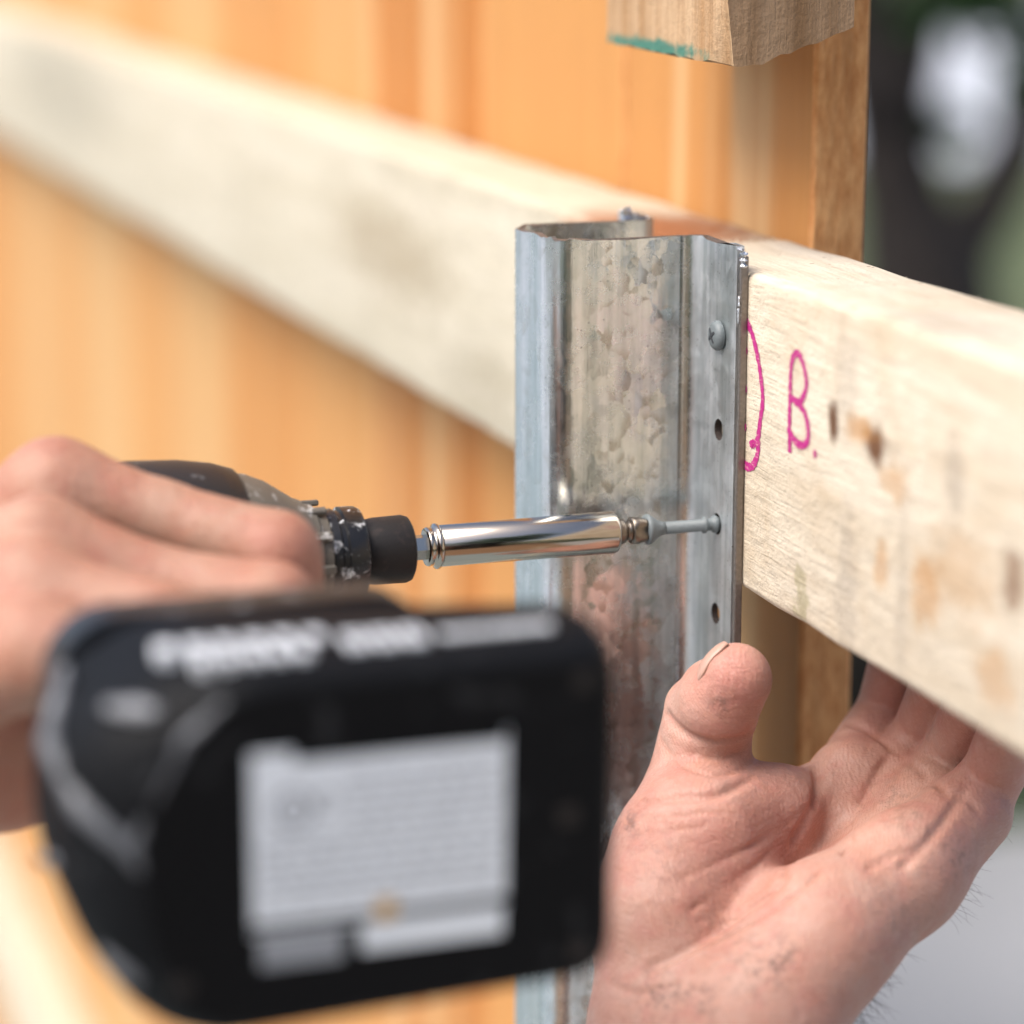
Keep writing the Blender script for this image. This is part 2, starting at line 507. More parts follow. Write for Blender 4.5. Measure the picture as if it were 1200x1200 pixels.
def ink_mat():
    t = NT('magenta_ink')
    v = t.coord()
    skip = t.ramp(t.noise(t.mapping(v, (1, 0.25, 1)), 1500, 4, 0.7), [(0.55, 0.0), (0.68, 1.0)])
    dens = t.noise(v, 260, 3)
    col = t.mix(dens, (0.29, 0.004, 0.115), (0.47, 0.02, 0.21))
    t.p(Base_Color=t.mix(t.math('MULTIPLY', skip, 0.6), col, (0.66, 0.48, 0.36)), Roughness=0.6)
    return t.m
M_INK = ink_mat()

# ------------------------------------------------------------------ the fence
FX = 0.040                                   # depth of the rails = front plane of the palings
fence = empty('timber_fence', (0.05, 1.0, 0), 'unfinished timber fence of orange cedar palings on cream pine rails', 'fence')
parts = []
y = 0.047
k = 0
rp = random.Random(5)
TONES = [0.60, 0.50, 1.00, 0.42, 0.62, 0.15, 0.38, 0.05, 0.32, 0.10, 0.40]
while y < 3.6:
    w = rp.uniform(0.150, 0.160)
    me = box_mesh('paling', (FX + 0.0008, y + 0.001, 0.05), (FX + rp.uniform(0.0172, 0.0190), y + w - 0.001, 1.80), 0.0012, 1, cuts=24, jitter=0.0003, seed=k)
    parts.append(link('paling', me, M_PALING))
    parts[-1]['tone'] = TONES[k % len(TONES)]
    y += w
    k += 1

def rail_mesh(name, y0, y1, z0, z1, wane=None, bev=0.0026, seed=1, step=0.02):
    """sawn rail along Y with softened, slightly uneven arrises; wane = (y range, depth) of a missing top front corner"""
    rr = random.Random(seed)
    n = max(6, int((y1 - y0) / step))
    secs = []
    for i in range(n + 1):
        yy = y0 + (y1 - y0) * i / n
        b = bev * rr.uniform(0.8, 1.25)
        ring = []
        dz = rr.uniform(-0.0004, 0.0004)
        dx = 0.0
        for (cx, cz, sx, sz, a0) in ((FX, z1, -1, -1, 0), (0, z1, 1, -1, 90), (0, z0, 1, 1, 180), (FX, z0, -1, 1, 270)):
            bb = b
            if wane and cx == 0 and cz == z1 and wane[0] < yy < wane[1]:
                tt = (yy - wane[0]) / (wane[1] - wane[0])
                bb = b + wane[2] * min(1, 6 * (1 - tt)) * rr.uniform(0.85, 1.1)
            for q in range(5):
                a = R(a0 + 90 * q / 4)
                ring.append((cx + sx * bb + bb * math.cos(a) + (dx if cx == 0 else 0), yy, cz + sz * bb + bb * math.sin(a) + dz))
        secs.append(ring)
    return loft(name, secs)

rail_near = link('rail', rail_mesh('rail', -1.15, 0.0585, 1.10, 1.19, seed=3), M_RAIL)
rail_near['label'] = 'cream pine rail marked with a magenta letter B'
rail_far = link('rail', rail_mesh('rail', 0.0610, 3.55, 1.1005, 1.1895, wane=(0.061, 0.148, 0.011), seed=4), M_RAIL2)
rail_far['label'] = 'greyer pine rail running along the finished palings'
rail_low = link('rail', rail_mesh('rail', 0.0610, 3.55, 0.30, 0.39, seed=6, step=0.05), M_RAIL2)
rail_low['label'] = 'lower pine rail near the foot of the palings'
rail_low2 = link('rail', rail_mesh('rail', -1.15, 0.0585, 0.30, 0.39, seed=7, step=0.05), M_RAIL2)
rail_low2['label'] = 'lower pine rail without palings'
for o in (rail_near, rail_far, rail_low, rail_low2):
    shade_auto(o, 50)
parts += [rail_near, rail_far, rail_low, rail_low2]

# upright batten above the rail, its lower end cut on the skew with a torn corner
def batten():
    y0, y1, x1, top = 0.018, 0.1115, 0.0388, 1.80
    rr = random.Random(9)
    ny, nx = 22, 14
    ring = []                                # counter-clockwise outline seen from above, with the height of its lower end
    def low(x, yy):
        base = 1.2452 + (yy - y0) * 0.012
        base += max(0, (x - 0.010)) / (x1 - 0.010) * 0.0095
        if x < 0.011 and yy < y0 + 0.002:
            base -= 0.0004
        return base + rr.uniform(-0.0005, 0.0005)
    for i in range(nx):
        x = 0.0 + x1 * i / nx
        ring.append((x, y0))
    for i in range(ny):
        ring.append((x1, y0 + (y1 - y0) * i / ny))
    for i in range(nx):
        ring.append((x1 - x1 * i / nx, y1))
    for i in range(ny):
        ring.append((0.0, y1 - (y1 - y0) * i / ny))
    def clip(x, yy, s):                      # the torn near corner
        if x < 0.009 and yy < y0 + 0.006:
            c = 0.0075 * s
            if x + (yy - y0) < c:
                return (max(x, c * 0.45), max(yy, y0 + c * 0.28))
        return (x, yy)
    secs = []
    for z in (None, 1.252, 1.258, 1.264, 1.272, 1.29, 1.33, 1.5, top):
        s = []
        tear = 1.0 if z is None else max(0.0, 1 - (z - 1.246) / 0.02)
        for (x, yy) in ring:
            a, b = clip(x, yy, tear)
            lz = low(x, yy)
            s.append((a, b, lz if z is None else max(z, lz + 0.0015 + 0.1 * (z - 1.252))))
        secs.append(s)
    me = loft('batten', secs)
    bm = bmesh.new()
    bm.from_mesh(me)
    bm.verts.ensure_lookup_table()
    bm.faces.ensure_lookup_table()
    cap = max((f for f in bm.faces if len(f.verts) > 4), key=lambda f: -f.calc_center_median().z)
    bmesh.ops.delete(bm, geom=[cap], context='FACES_ONLY')
    V_ = bm.verts                             # lower end: strips from the near side to the far side
    N_ = len(ring)
    V_.ensure_lookup_table()
    for i in range(1, nx - 1):
        bm.faces.new((V_[i], V_[i + 1], V_[nx + ny + nx - i - 1], V_[nx + ny + nx - i]))
    bm.faces.new([V_[nx - 1]] + [V_[q] for q in range(nx, nx + ny + 2)])
    bm.faces.new([V_[0], V_[1], V_[nx + ny + nx - 1]] + [V_[q] for q in range(nx + ny + nx, N_)])
    return bm_mesh('batten', bm)
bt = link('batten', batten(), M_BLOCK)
bt['label'] = 'upright batten above the rail with green paint on its cut end'
shade_auto(bt, 30)
parts.append(bt)
adopt(fence, *parts)

# marker writing on the near rail: flat ink strokes a hair proud of the wood
def stroke(pts, w, x=-0.00015):
    """ribbon through (y, z) points on the rail face, with a stroke width per point"""
    P = []
    m = len(pts)
    for i in range(m - 1):                    # Catmull-Rom
        p0, p1, p2, p3 = pts[max(i - 1, 0)], pts[i], pts[i + 1], pts[min(i + 2, m - 1)]
        for q in range(8):
            u = q / 8
            P.append(tuple(0.5 * (2 * p1[c] + (p2[c] - p0[c]) * u + (2 * p0[c] - 5 * p1[c] + 4 * p2[c] - p3[c]) * u * u + (3 * p1[c] - p0[c] - 3 * p2[c] + p3[c]) * u ** 3) for c in range(2)))
    P.append(pts[-1])
    vs, fs = [], []
    for i, p in enumerate(P):
        a, b = P[max(i - 1, 0)], P[min(i + 1, len(P) - 1)]
        dx, dz = b[0] - a[0], b[1] - a[1]
        L = math.hypot(dx, dz) or 1
        ww = w * (0.62 + 0.08 * math.sin(i * 1.7) + 0.05 * math.sin(i * 0.6))
        vs += [(x, p[0] - dz / L * ww, p[1] + dx / L * ww), (x, p[0] + dz / L * ww, p[1] - dx / L * ww)]
    for i in range(len(P) - 1):
        fs.append((2 * i, 2 * i + 1, 2 * i + 3, 2 * i + 2))
    return mesh('stroke', vs, fs)

def dot(yy, z, ry, rz, x=-0.00015):
    vs = [(x, yy + ry * math.cos(a) * (1 + 0.1 * math.sin(3 * a)), z + rz * math.sin(a)) for a in [2 * math.pi * q / 14 for q in range(14)]]
    return mesh('dot', vs, [tuple(range(14))])

ink = [
    ('marker_bracket', [stroke([(-0.0004, 1.1764), (-0.0047, 1.1732), (-0.0088, 1.1673), (-0.0114, 1.1613), (-0.0125, 1.1562), (-0.0112, 1.1508), (-0.0094, 1.1447), (-0.0051, 1.1426)], 0.0019), stroke([(-0.0102, 1.1449), (-0.0096, 1.1403), (-0.0065, 1.1368), (-0.0027, 1.1359), (-0.0008, 1.1364)], 0.0020, -0.00017)]),
    ('marker_letter', [stroke([(-0.0312, 1.1455), (-0.0307, 1.151), (-0.0305, 1.1574), (-0.0306, 1.1638), (-0.0312, 1.1702), (-0.0344, 1.1731), (-0.038, 1.1713), (-0.0408, 1.1664), (-0.0395, 1.1628), (-0.0361, 1.1601), (-0.0316, 1.1605)], 0.0017), stroke([(-0.0351, 1.1603), (-0.0403, 1.1579), (-0.0426, 1.1541), (-0.0422, 1.1507), (-0.0383, 1.1489), (-0.0332, 1.1498), (-0.0295, 1.1523)], 0.0018, -0.00017)]),
    ('marker_dot', [dot(-0.0472, 1.1483, 0.0011, 0.0012)]),
    ('marker_dot', [dot(-0.0008, 1.1682, 0.0009, 0.0012)]),
    ('marker_dot', [dot(-0.0009, 1.1574, 0.0009, 0.0012)]),
    ('marker_dot', [dot(-0.001, 1.1468, 0.0009, 0.0012)]),
    ('marker_dot', [dot(-0.0056, 1.1428, 0.0013, 0.001)])]
for i, (nm, ms) in enumerate(ink):
    o = link(nm, join_meshes(nm, ms), M_INK)
    o.location.x = -0.00003 * i
    adopt(rail_near, o)


# splinters standing off the sawn end of the near rail
rs = random.Random(12)
sp = []
for q in range(60):
    x = rs.uniform(0.004, 0.036)
    p = Vector((x, 0.0575, 1.1898))
    d = Vector((rs.uniform(-1, 1) * 0.6, rs.uniform(-0.2, 1), rs.uniform(0.3, 1.0))).normalized() * rs.uniform(0.0006, 0.0022)
    sp.append(tube('s', [p, p + d * 0.6, p + d + Vector((0, 0, -0.0004))], [0.00018, 0.00012, 0.00003], 4))
for q in range(46):
    p = Vector((rs.uniform(0.030, 0.0395), rs.uniform(-0.18, 0.04), 1.1885))
    d = Vector((rs.uniform(-0.4, 0.4), rs.uniform(-1, 1), rs.uniform(0.2, 0.9))).normalized() * rs.uniform(0.0006, 0.0025)
    sp.append(tube('s', [p, p + d * 0.6, p + d], [0.00015, 0.0001, 0.00003], 4))
o = link('splinters', join_meshes('splinters', sp), M_RAIL, kind='stuff')
adopt(rail_near, o)

# ------------------------------------------------------------------ galvanised steel post
def galv_mat():
    t = NT('galvanised_steel')
    v = t.coord()
    vs = t.mapping(v, (1, 1, 0.8))
    vw = t.vmath('ADD', vs, t.vmath('SCALE', t.n('TexNoise', Vector=v, Scale=420, Detail=4).outputs['Color'], 0.0016))
    big = t.n('TexVoronoi', {'feature': 'F1', 'distance': 'MANHATTAN'}, Vector=vw, Scale=205, Randomness=1.0)
    edge = t.n('TexVoronoi', {'feature': 'DISTANCE_TO_EDGE'}, Vector=vw, Scale=190, Randomness=1.0)
    small = t.n('TexVoronoi', Vector=vw, Scale=420)
    sx = t.n('SeparateXYZ', Vector=v).outputs[0]
    web = t.math('MULTIPLY', t.ramp(t.math('MULTIPLY', sx, -25.0), [(0.18, 0.0), (0.36, 1.0)]), t.ramp(t.math('MULTIPLY', sx, -25.0), [(0.84, 1.0), (0.95, 0.25)]))
    web = t.math('ADD', 0.12, t.math('MULTIPLY', web, 0.88))
    chip = t.ramp(t.vmath('DOT_PRODUCT', big.outputs['Color'], (0, 0, 1)), [(0.50, 0.12), (0.62, 1.0)])
    patch = t.math('MULTIPLY', web, t.math('MULTIPLY', chip, t.ramp(t.noise(v, 45, 3), [(0.40, 0.4), (0.60, 1.0)])))
    tilt = t.vmath('SCALE', t.vmath('SUBTRACT', big.outputs['Color'], (0.5, 0.5, 0.75)), t.math('MULTIPLY', patch, 0.30))
    tilt = t.vmath('ADD', tilt, t.vmath('SCALE', t.vmath('SUBTRACT', small.outputs['Color'], (0.5, 0.5, 0.5)), t.math('MULTIPLY', web, 0.06)))
    nrm = t.vmath('NORMALIZE', t.vmath('ADD', t.n('NewGeometry').outputs['Normal'], tilt))
    streak = t.noise(t.mapping(v, (1, 1, 0.02)), 420, 4, 0.7)
    scr = t.noise(t.mapping(v, (1, 1, 0.04), rot=(0.02, 0, 0)), 1700, 3, 0.7)
    blot = t.noise(v, 70, 6, 0.7)
    f = t.math('ADD', t.math('MULTIPLY', t.vmath('DOT_PRODUCT', big.outputs['Color'], (1, 0, 0)), 0.6), t.math('MULTIPLY', t.vmath('DOT_PRODUCT', small.outputs['Color'], (0, 1, 0)), 0.4))
    col = t.mix(f, (0.655, 0.685, 0.70), (0.77, 0.79, 0.80))
    col = t.mix(t.math('MULTIPLY', t.ramp(streak, [(0.45, 0.0), (0.70, 1.0)]), 0.5), col, (0.46, 0.50, 0.51))
    col = t.mix(t.math('MULTIPLY', t.ramp(blot, [(0.56, 0.0), (0.72, 1.0)]), 0.30), col, (0.45, 0.47, 0.48))
    wide = t.noise(t.mapping(v, (1, 1, 0.06)), 260, 4, 0.65)
    col = t.mix(t.math('MULTIPLY', t.ramp(wide, [(0.44, 0.0), (0.62, 1.0)]), 0.55), col, (0.40, 0.45, 0.44))
    loc = t.vmath('SUBTRACT', vw, big.outputs['Position'])
    grad = t.math('ADD', t.math('MULTIPLY', t.vmath('DOT_PRODUCT', loc, t.vmath('MULTIPLY', t.vmath('SUBTRACT', big.outputs['Color'], (0.35, 0.5, 0.75)), (2.2, 0, 2.2))), 190.0), 0.5)
    leaf = t.math('MULTIPLY', t.ramp(grad, [(0.50, 0.0), (0.85, 1.0)]), t.ramp(t.vmath('DOT_PRODUCT', big.outputs['Color'], (0, 1, 0)), [(0.36, 0.0), (0.44, 1.0)]))
    col = t.mix(t.math('MULTIPLY', leaf, t.math('MULTIPLY', web, 0.66)), col, (0.36, 0.335, 0.29))
    leaf2 = t.math('MULTIPLY', t.ramp(grad, [(0.10, 1.0), (0.42, 0.0)]), t.math('MULTIPLY', web, 0.12))
    col = t.mix(leaf2, col, (0.86, 0.865, 0.85))
    sp = t.n('TexVoronoi', Vector=v, Scale=900)
    dots = t.math('MULTIPLY', t.math('LESS_THAN', sp.outputs['Distance'], 0.2), t.math('GREATER_THAN', t.vmath('DOT_PRODUCT', sp.outputs['Color'], (1, 0, 0)), 0.9))
    col = t.mix(t.math('MULTIPLY', dots, 0.7), col, (0.08, 0.08, 0.085))
    ro = t.math('ADD', 0.19, t.math('ADD', t.math('MULTIPLY', f, 0.07), t.math('MULTIPLY', t.ramp(blot, [(0.45, 0.0), (0.7, 1.0)]), 0.14)))
    flange = t.ramp(t.math('MULTIPLY', sx, -100.0), [(0.30, 1.0), (0.55, 0.0)])
    ro = t.math('ADD', ro, t.math('MULTIPLY', flange, 0.24))
    h = t.math('ADD', t.math('MULTIPLY', scr, 0.5), t.math('ADD', t.math('MULTIPLY', streak, 0.8), t.math('MULTIPLY', t.ramp(edge.outputs['Distance'], [(0.0, 0.0), (0.09, 1.0)]), t.math('MULTIPLY', patch, 0.15))))
    t.p(Base_Color=col, Metallic=1.0, Roughness=ro, Normal=t.bump(h, 0.32, 0.00022, nrm))
    return t.m
M_GALV = galv_mat()
M_EDGE = plain('cut_steel', (0.26, 0.235, 0.215), 0.5, 1.0, 0.4, 900, 0.4, 1500)
M_HOLE = plain('dark_hole_wall', (0.035, 0.024, 0.02), 0.7, 0.0, 0.4, 900)  # near-black brown for the walls of the flange holes
M_BURR = plain('bright_zinc', (0.62, 0.64, 0.66), 0.38, 1.0, 0.15, 900, 0.5, 900)

T = 0.0021                                    # sheet thickness
TOP = 1.1968
# outer skin of the hat section, seen from above, from the near flange round to the far flange; X is out of the fence when negative
def arc(cx, cy, r, a0, a1, n=7):
    return [(cx + r * math.cos(R(a0 + (a1 - a0) * q / n)), cy + r * math.sin(R(a0 + (a1 - a0) * q / n))) for q in range(n + 1)]
mid = [(-0.0014, 0.0014), (-0.0014, 0.008), (-0.0014, 0.0160), (-0.0014, 0.0235)]
mid += [(-0.0018, 0.0262), (-0.0032, 0.0284), (-0.0052, 0.0297), (-0.0068, 0.0300), (-0.0076, 0.0306), (-0.0084, 0.0300), (-0.0120, 0.0300), (-0.0240, 0.0300), (-0.0330, 0.0300)]
mid += [(-0.0360, 0.0302)] + arc(-0.0398, 0.0366, 0.0064, -80, -180, 9)
mid += [(-0.0462, 0.0420), (-0.0455, 0.0475), (-0.0462, 0.0530)] + arc(-0.0400, 0.0588, 0.0062, 180, 90, 8)
mid += [(-0.0330, 0.0650), (-0.0120, 0.0650), (-0.0060, 0.0652), (-0.0030, 0.0668), (-0.0014, 0.0700), (-0.0014, 0.0800), (-0.0014, 0.0936)]

def sheet_profile(line, th):
    L, Rr = [], []
    for i, p in enumerate(line):
        a, b = line[max(i - 1, 0)], line[min(i + 1, len(line) - 1)]
        dx, dy = b[0] - a[0], b[1] - a[1]
        q = math.hypot(dx, dy)
        nx, ny = -dy / q, dx / q
        L.append((p[0] + nx * th / 2, p[1] + ny * th / 2))
        Rr.append((p[0] - nx * th / 2, p[1] - ny * th / 2))
    return L + Rr[::-1]
prof = sheet_profile(mid, T)
zs = [0.0, 0.5, 0.9, 1.0, 1.05, 1.10, 1.15, 1.18, 1.193]
rz = random.Random(2)
secs = [[(x, yy, z) for (x, yy) in prof] for z in zs]
half = len(mid)
jag = [rz.uniform(-0.0007, 0.0004) for _ in range(half)]
jag[20:25] = [0.0010, 0.0004, 0.0006, 0.0002, 0.0008]
secs.append([(x, yy, TOP + jag[i if i < half else 2 * half - 1 - i]) for i, (x, yy) in enumerate(prof)])
post_me = loft('post_channel', secs)

HOLES = [1.0634, 1.0898, 1.1162, 1.1436]
cut = bpy.data.meshes.new('cutter')
bmc = bmesh.new()
for z in HOLES:
    for yy in (0.0125, 0.083):
        bmesh.ops.create_cone(bmc, cap_ends=True, segments=24, radius1=0.0031, radius2=0.0031, depth=0.012,
                              matrix=Matrix.Translation((-0.0014, yy, z)) @ Matrix.Rotation(R(90), 4, 'Y'))
bmc.to_mesh(cut)
bmc.free()
co = bpy.data.objects.new('cutter', cut)
COL.objects.link(co)
po = link('channel', post_me, M_GALV)
md = po.modifiers.new('holes', 'BOOLEAN')
md.operation = 'DIFFERENCE'
md.object = co
md.solver = 'EXACT'
bpy.context.view_layer.update()
new = bpy.data.meshes.new_from_object(po.evaluated_get(bpy.context.evaluated_depsgraph_get()))
po.modifiers.clear()
po.data = new
bpy.data.objects.remove(co)
# pilot holes drilled in the rail behind the flange
bmc = bmesh.new()
for z in (1.1162, 1.1436, 1.1706):
    bmesh.ops.create_cone(bmc, cap_ends=True, segments=20, radius1=0.0027, radius2=0.0027, depth=0.05,
                          matrix=Matrix.Translation((0.0, 0.0125, z)) @ Matrix.Rotation(R(90), 4, 'Y'))
cut = bpy.data.meshes.new('cutter')
bmc.to_mesh(cut)
bmc.free()
co = bpy.data.objects.new('cutter', cut)
COL.objects.link(co)
md = rail_near.modifiers.new('pilot', 'BOOLEAN')
md.operation = 'DIFFERENCE'
md.object = co
md.solver = 'EXACT'
bpy.context.view_layer.update()
rn = bpy.data.meshes.new_from_object(rail_near.evaluated_get(bpy.context.evaluated_depsgraph_get()))
rail_near.modifiers.clear()
rail_near.data = rn
bpy.data.objects.remove(co)
shade_auto(rail_near, 50)
new.materials.clear()
new.materials.append(M_GALV)
new.materials.append(M_EDGE)
new.materials.append(M_HOLE)
for pl in new.polygons:                       # the raw cut: top edges
    if pl.normal.z > 0.6:
        pl.material_index = 1
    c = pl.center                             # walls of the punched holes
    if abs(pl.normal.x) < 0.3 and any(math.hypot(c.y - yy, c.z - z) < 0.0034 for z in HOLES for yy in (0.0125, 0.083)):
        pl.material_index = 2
shade_auto(po, 40)

post = empty('steel_post', (-0.02, 0.0475, 0), 'galvanised steel hat-section fence post screwed across the rail joint', 'post')
items = [po]
# hemmed near lip: the folded return under the flange's free edge
lip = link('flange_hem', box_mesh('flange_hem', (-0.0026, -0.0014, 0.3), (-0.0001, 0.0002, TOP - 0.0022), 0.0005, 2, cuts=40, jitter=0.00012, seed=4), M_EDGE)
items.append(lip)

def burr(pts, seed):
    rr = random.Random(seed)
    ms = []
    for (x, yy, z, s) in pts:
        bm = bmesh.new()
        bmesh.ops.create_icosphere(bm, subdivisions=2, radius=1)
        ph = [rr.uniform(0, 6) for _ in range(3)]
        for v in bm.verts:
            k = 1 + 0.35 * math.sin(3 * v.co.x + ph[0]) * math.sin(4 * v.co.y + ph[1]) + 0.3 * math.sin(5 * v.co.z + ph[2])
            v.co = Vector((x + v.co.x * s[0] * k, yy + v.co.y * s[1] * k, z + v.co.z * s[2] * k))
        me = bpy.data.meshes.new('b')
        bm.to_mesh(me)
        bm.free()
        ms.append(me)
    return join_meshes('burr', ms)
items.append(link('burr', burr([(-0.0018, 0.0005, TOP - 0.0006, (0.0009, 0.0012, 0.0007)), (-0.0016, -0.0014, TOP - 0.0016, (0.0010, 0.0013, 0.0008)),
                                (-0.0020, -0.0016, TOP - 0.0032, (0.0009, 0.0010, 0.0008)), (-0.0018, -0.0012, TOP - 0.0048, (0.0009, 0.0009, 0.0008)),
                                (-0.0027, -0.0008, TOP - 0.0150, (0.0003, 0.0005, 0.0014)), (-0.0027, -0.0006, TOP - 0.0185, (0.0003, 0.0005, 0.0020))], 3), M_BURR))
items.append(link('burr', burr([(-0.0105, 0.0665, TOP + 0.0016, (0.0018, 0.0012, 0.0022)), (-0.0078, 0.0672, TOP + 0.0012, (0.0016, 0.0014, 0.0014)),
                                (-0.0052, 0.0680, TOP + 0.0004, (0.0018, 0.0014, 0.0010)), (-0.0028, 0.0690, TOP - 0.0002, (0.0014, 0.0014, 0.0008))], 5), M_BURR))
for b in items[2:]:
    shade_auto(b, 30)
adopt(post, *items)

# ------------------------------------------------------------------ screws
M_SCREW = plain('grey_coated_screw', (0.13, 0.15, 0.155), 0.5, 0.0, 0.18, 700, 0.25, 1200)
M_SLOT = plain('dark_recess', (0.05, 0.055, 0.06), 0.6, 0.3)
def screw_set(loc, label):
    root = empty('screw', loc, label, 'screw')
    h = link('head', lathe('head', [(0.0, 0.0040), (-0.0006, 0.0043), (-0.0013, 0.0042), (-0.0020, 0.0037), (-0.0024, 0.0029), (-0.0026, 0.0015), (-0.00265, 0.0004)], 28), M_SCREW, root, smooth=True)
    arms = []
    for q in range(4):
        a = R(45 + 90 * q + 12)
        u, w = Vector((0, math.cos(a), math.sin(a))), Vector((0, -math.sin(a), math.cos(a)))
        pts = [u * 0.0001 - w * 0.0005, u * 0.0023 - w * 0.00028, u * 0.0023 + w * 0.00028, u * 0.0001 + w * 0.0005]
        arms.append(mesh('a', [p + Vector((-0.0029 + 0.0002 * (p.length > 0.001), 0, 0)) for p in pts] + [p + Vector((-0.0015, 0, 0)) for p in pts],
                         [(0, 1, 2, 3), (7, 6, 5, 4), (0, 4, 5, 1), (1, 5, 6, 2), (2, 6, 7, 3), (3, 7, 4, 0)]))
    link('cross_recess', join_meshes('cross_recess', arms), M_SLOT, h)
    link('shank', lathe('shank', [(-0.0002, 0.0021), (0.02, 0.0021), (0.026, 0.0003)], 12), M_SCREW, root)
    return root
screw_set((-0.0026, 0.0124, 1.1706), 'grey cross-head screw already driven flush into the post flange')

root = empty('screw', (-0.0030, 0.0125, 1.1162), 'grey screw being driven, standing out of a flange hole on the driver bit', 'screw')
link('head', lathe('head', [(-0.0215, 0.0032), (-0.0212, 0.0043), (-0.0206, 0.0044), (-0.0200, 0.0042), (-0.0188, 0.0033), (-0.0178, 0.0026), (-0.0168, 0.0021), (-0.0155, 0.0018)], 32), M_SCREW, root, smooth=True)
link('shank', lathe('shank', [(-0.0156, 0.0018), (-0.0040, 0.00175), (-0.0038, 0.0024), (-0.0032, 0.0024), (-0.0029, 0.0018), (-0.0012, 0.0018), (-0.0008, 0.0024), (0.0, 0.0026), (0.0008, 0.0020), (0.014, 0.0018), (0.019, 0.0003)], 28), M_SCREW, root, smooth=True)

# ------------------------------------------------------------------ bit holder with its bit
def steel(name, col, rough, aniso=False):
    t = NT(name)
    v = t.coord()
    s = t.noise(t.mapping(v, (0.02, 1, 1)), 1800, 3, 0.7)
    t.p(Base_Color=t.mix(s, tuple(c * 0.9 for c in col), col), Metallic=1.0, Roughness=t.math('ADD', rough, t.math('MULTIPLY', s, 0.08)), Normal=t.bump(s, 0.05, 0.0001))
    return t.m
M_CHROME = steel('polished_steel', (0.44, 0.39, 0.33), 0.13)
M_BITS = plain('dark_tool_steel', (0.20, 0.17, 0.14), 0.38, 1.0, 0.3, 900, 0.2, 900)
M_SHANK = plain('hex_steel', (0.42, 0.40, 0.35), 0.25, 1.0, 0.1)

AX = (0.0125, 1.1162)                          # the driving axis lies along X at this Y, Z
holder = empty('bit_holder', (-0.060, AX[0], AX[1]), 'polished steel magnetic bit holder gripping a screwdriver bit', 'bit holder')
x0 = 0.060
def hl(prof): return [(x + x0, r) for x, r in prof]
link('sleeve', lathe('sleeve', hl([(-0.0855, 0.0054), (-0.0852, 0.0058), (-0.0345, 0.0060), (-0.0337, 0.0058), (-0.0334, 0.0052), (-0.0336, 0.0040)]), 64), M_CHROME, holder, smooth=True)
link('collar', lathe('collar', hl([(-0.0893, 0.0040), (-0.0892, 0.0052), (-0.0886, 0.0055), (-0.0880, 0.0053), (-0.0876, 0.0051), (-0.0871, 0.0056), (-0.0867, 0.0063), (-0.0860, 0.0064), (-0.0856, 0.0062), (-0.0853, 0.0056)]), 48), M_CHROME, holder, smooth=True)
link('hex_shank', lathe('hex_shank', hl([(-0.1040, 0.0036), (-0.0888, 0.0036)]), 6), M_SHANK, holder)
bit = link('driver_bit', lathe('driver_bit', hl([(-0.0360, 0.0037), (-0.0318, 0.0037), (-0.0310, 0.0034), (-0.0304, 0.0027), (-0.0296, 0.0027), (-0.0290, 0.0034)]), 24), M_BITS, holder, smooth=True)
flutes = []
n = 32
for (x, r, dpt) in ((-0.0291, 0.0035, 0.0), (-0.0286, 0.0041, 0.05), (-0.0272, 0.0043, 0.18), (-0.0252, 0.0040, 0.34), (-0.0232, 0.0032, 0.45), (-0.0222, 0.0026, 0.5)):
    flutes.append([(x + x0, r * (1 - dpt * (0.5 + 0.5 * math.cos(4 * a + 0.6)) ** 1.5) * math.cos(a), r * (1 - dpt * (0.5 + 0.5 * math.cos(4 * a + 0.6)) ** 1.5) * math.sin(a)) for a in [2 * math.pi * q / n for q in range(n)]])
shade_auto(link('cross_tip', loft('cross_tip', flutes), M_BITS, bit), 50)

# ------------------------------------------------------------------ cordless impact driver
def grimy(name, col, rough, scuff=(0.45, 0.46, 0.46), amt=0.5, scale=120, thr=0.6, spec=0.4):
    t = NT(name)
    v = t.coord()
    a = t.noise(v, scale, 5, 0.65, 0.6)
    m = t.ramp(a, [(thr, 0.0), (thr + 0.1, 1.0)])
    t.p(Base_Color=t.mix(t.math('MULTIPLY', m, amt), col, scuff), Roughness=t.math('ADD', rough, t.math('MULTIPLY', t.noise(v, 40, 3), 0.15)), Normal=t.bump(t.noise(v, 900, 3), 0.25, 0.0004))
    t.b.inputs['Specular IOR Level'].default_value = spec
    return t.m
M_BLACK = grimy('black_plastic', (0.0045, 0.005, 0.006), 0.5, (0.05, 0.052, 0.056), 0.5, 90, 0.6, 0.10)
M_RUBBER = grimy('black_rubber', (0.014, 0.012, 0.0115), 0.5, (0.045, 0.03, 0.026), 0.45, 200, 0.55, 0.3)
M_NOSE = grimy('scuffed_nose_ring', (0.012, 0.012, 0.013), 0.22, (0.70, 0.71, 0.71), 0.9, 230, 0.56)
M_CASE = grimy('worn_alloy_case', (0.11, 0.098, 0.08), 0.4, (0.50, 0.49, 0.47), 0.7, 150, 0.56)
M_BODY = grimy('scuffed_housing', (0.012, 0.0135, 0.016), 0.36, (0.42, 0.44, 0.46), 0.6, 70, 0.59)
M_BUMP = grimy('scuffed_grey_bumper', (0.085, 0.09, 0.10), 0.4, (0.30, 0.31, 0.33), 0.7, 60, 0.52)
M_STICK = plain('white_label', (0.70, 0.75, 0.80), 0.5, var=0.08)
M_PRINT = plain('grey_print', (0.27, 0.29, 0.32), 0.6)
M_WHITEP = plain('white_print', (0.66, 0.69, 0.72), 0.5, var=0.1)
M_AMBER = plain('amber_mark', (0.48, 0.27, 0.05), 0.5)

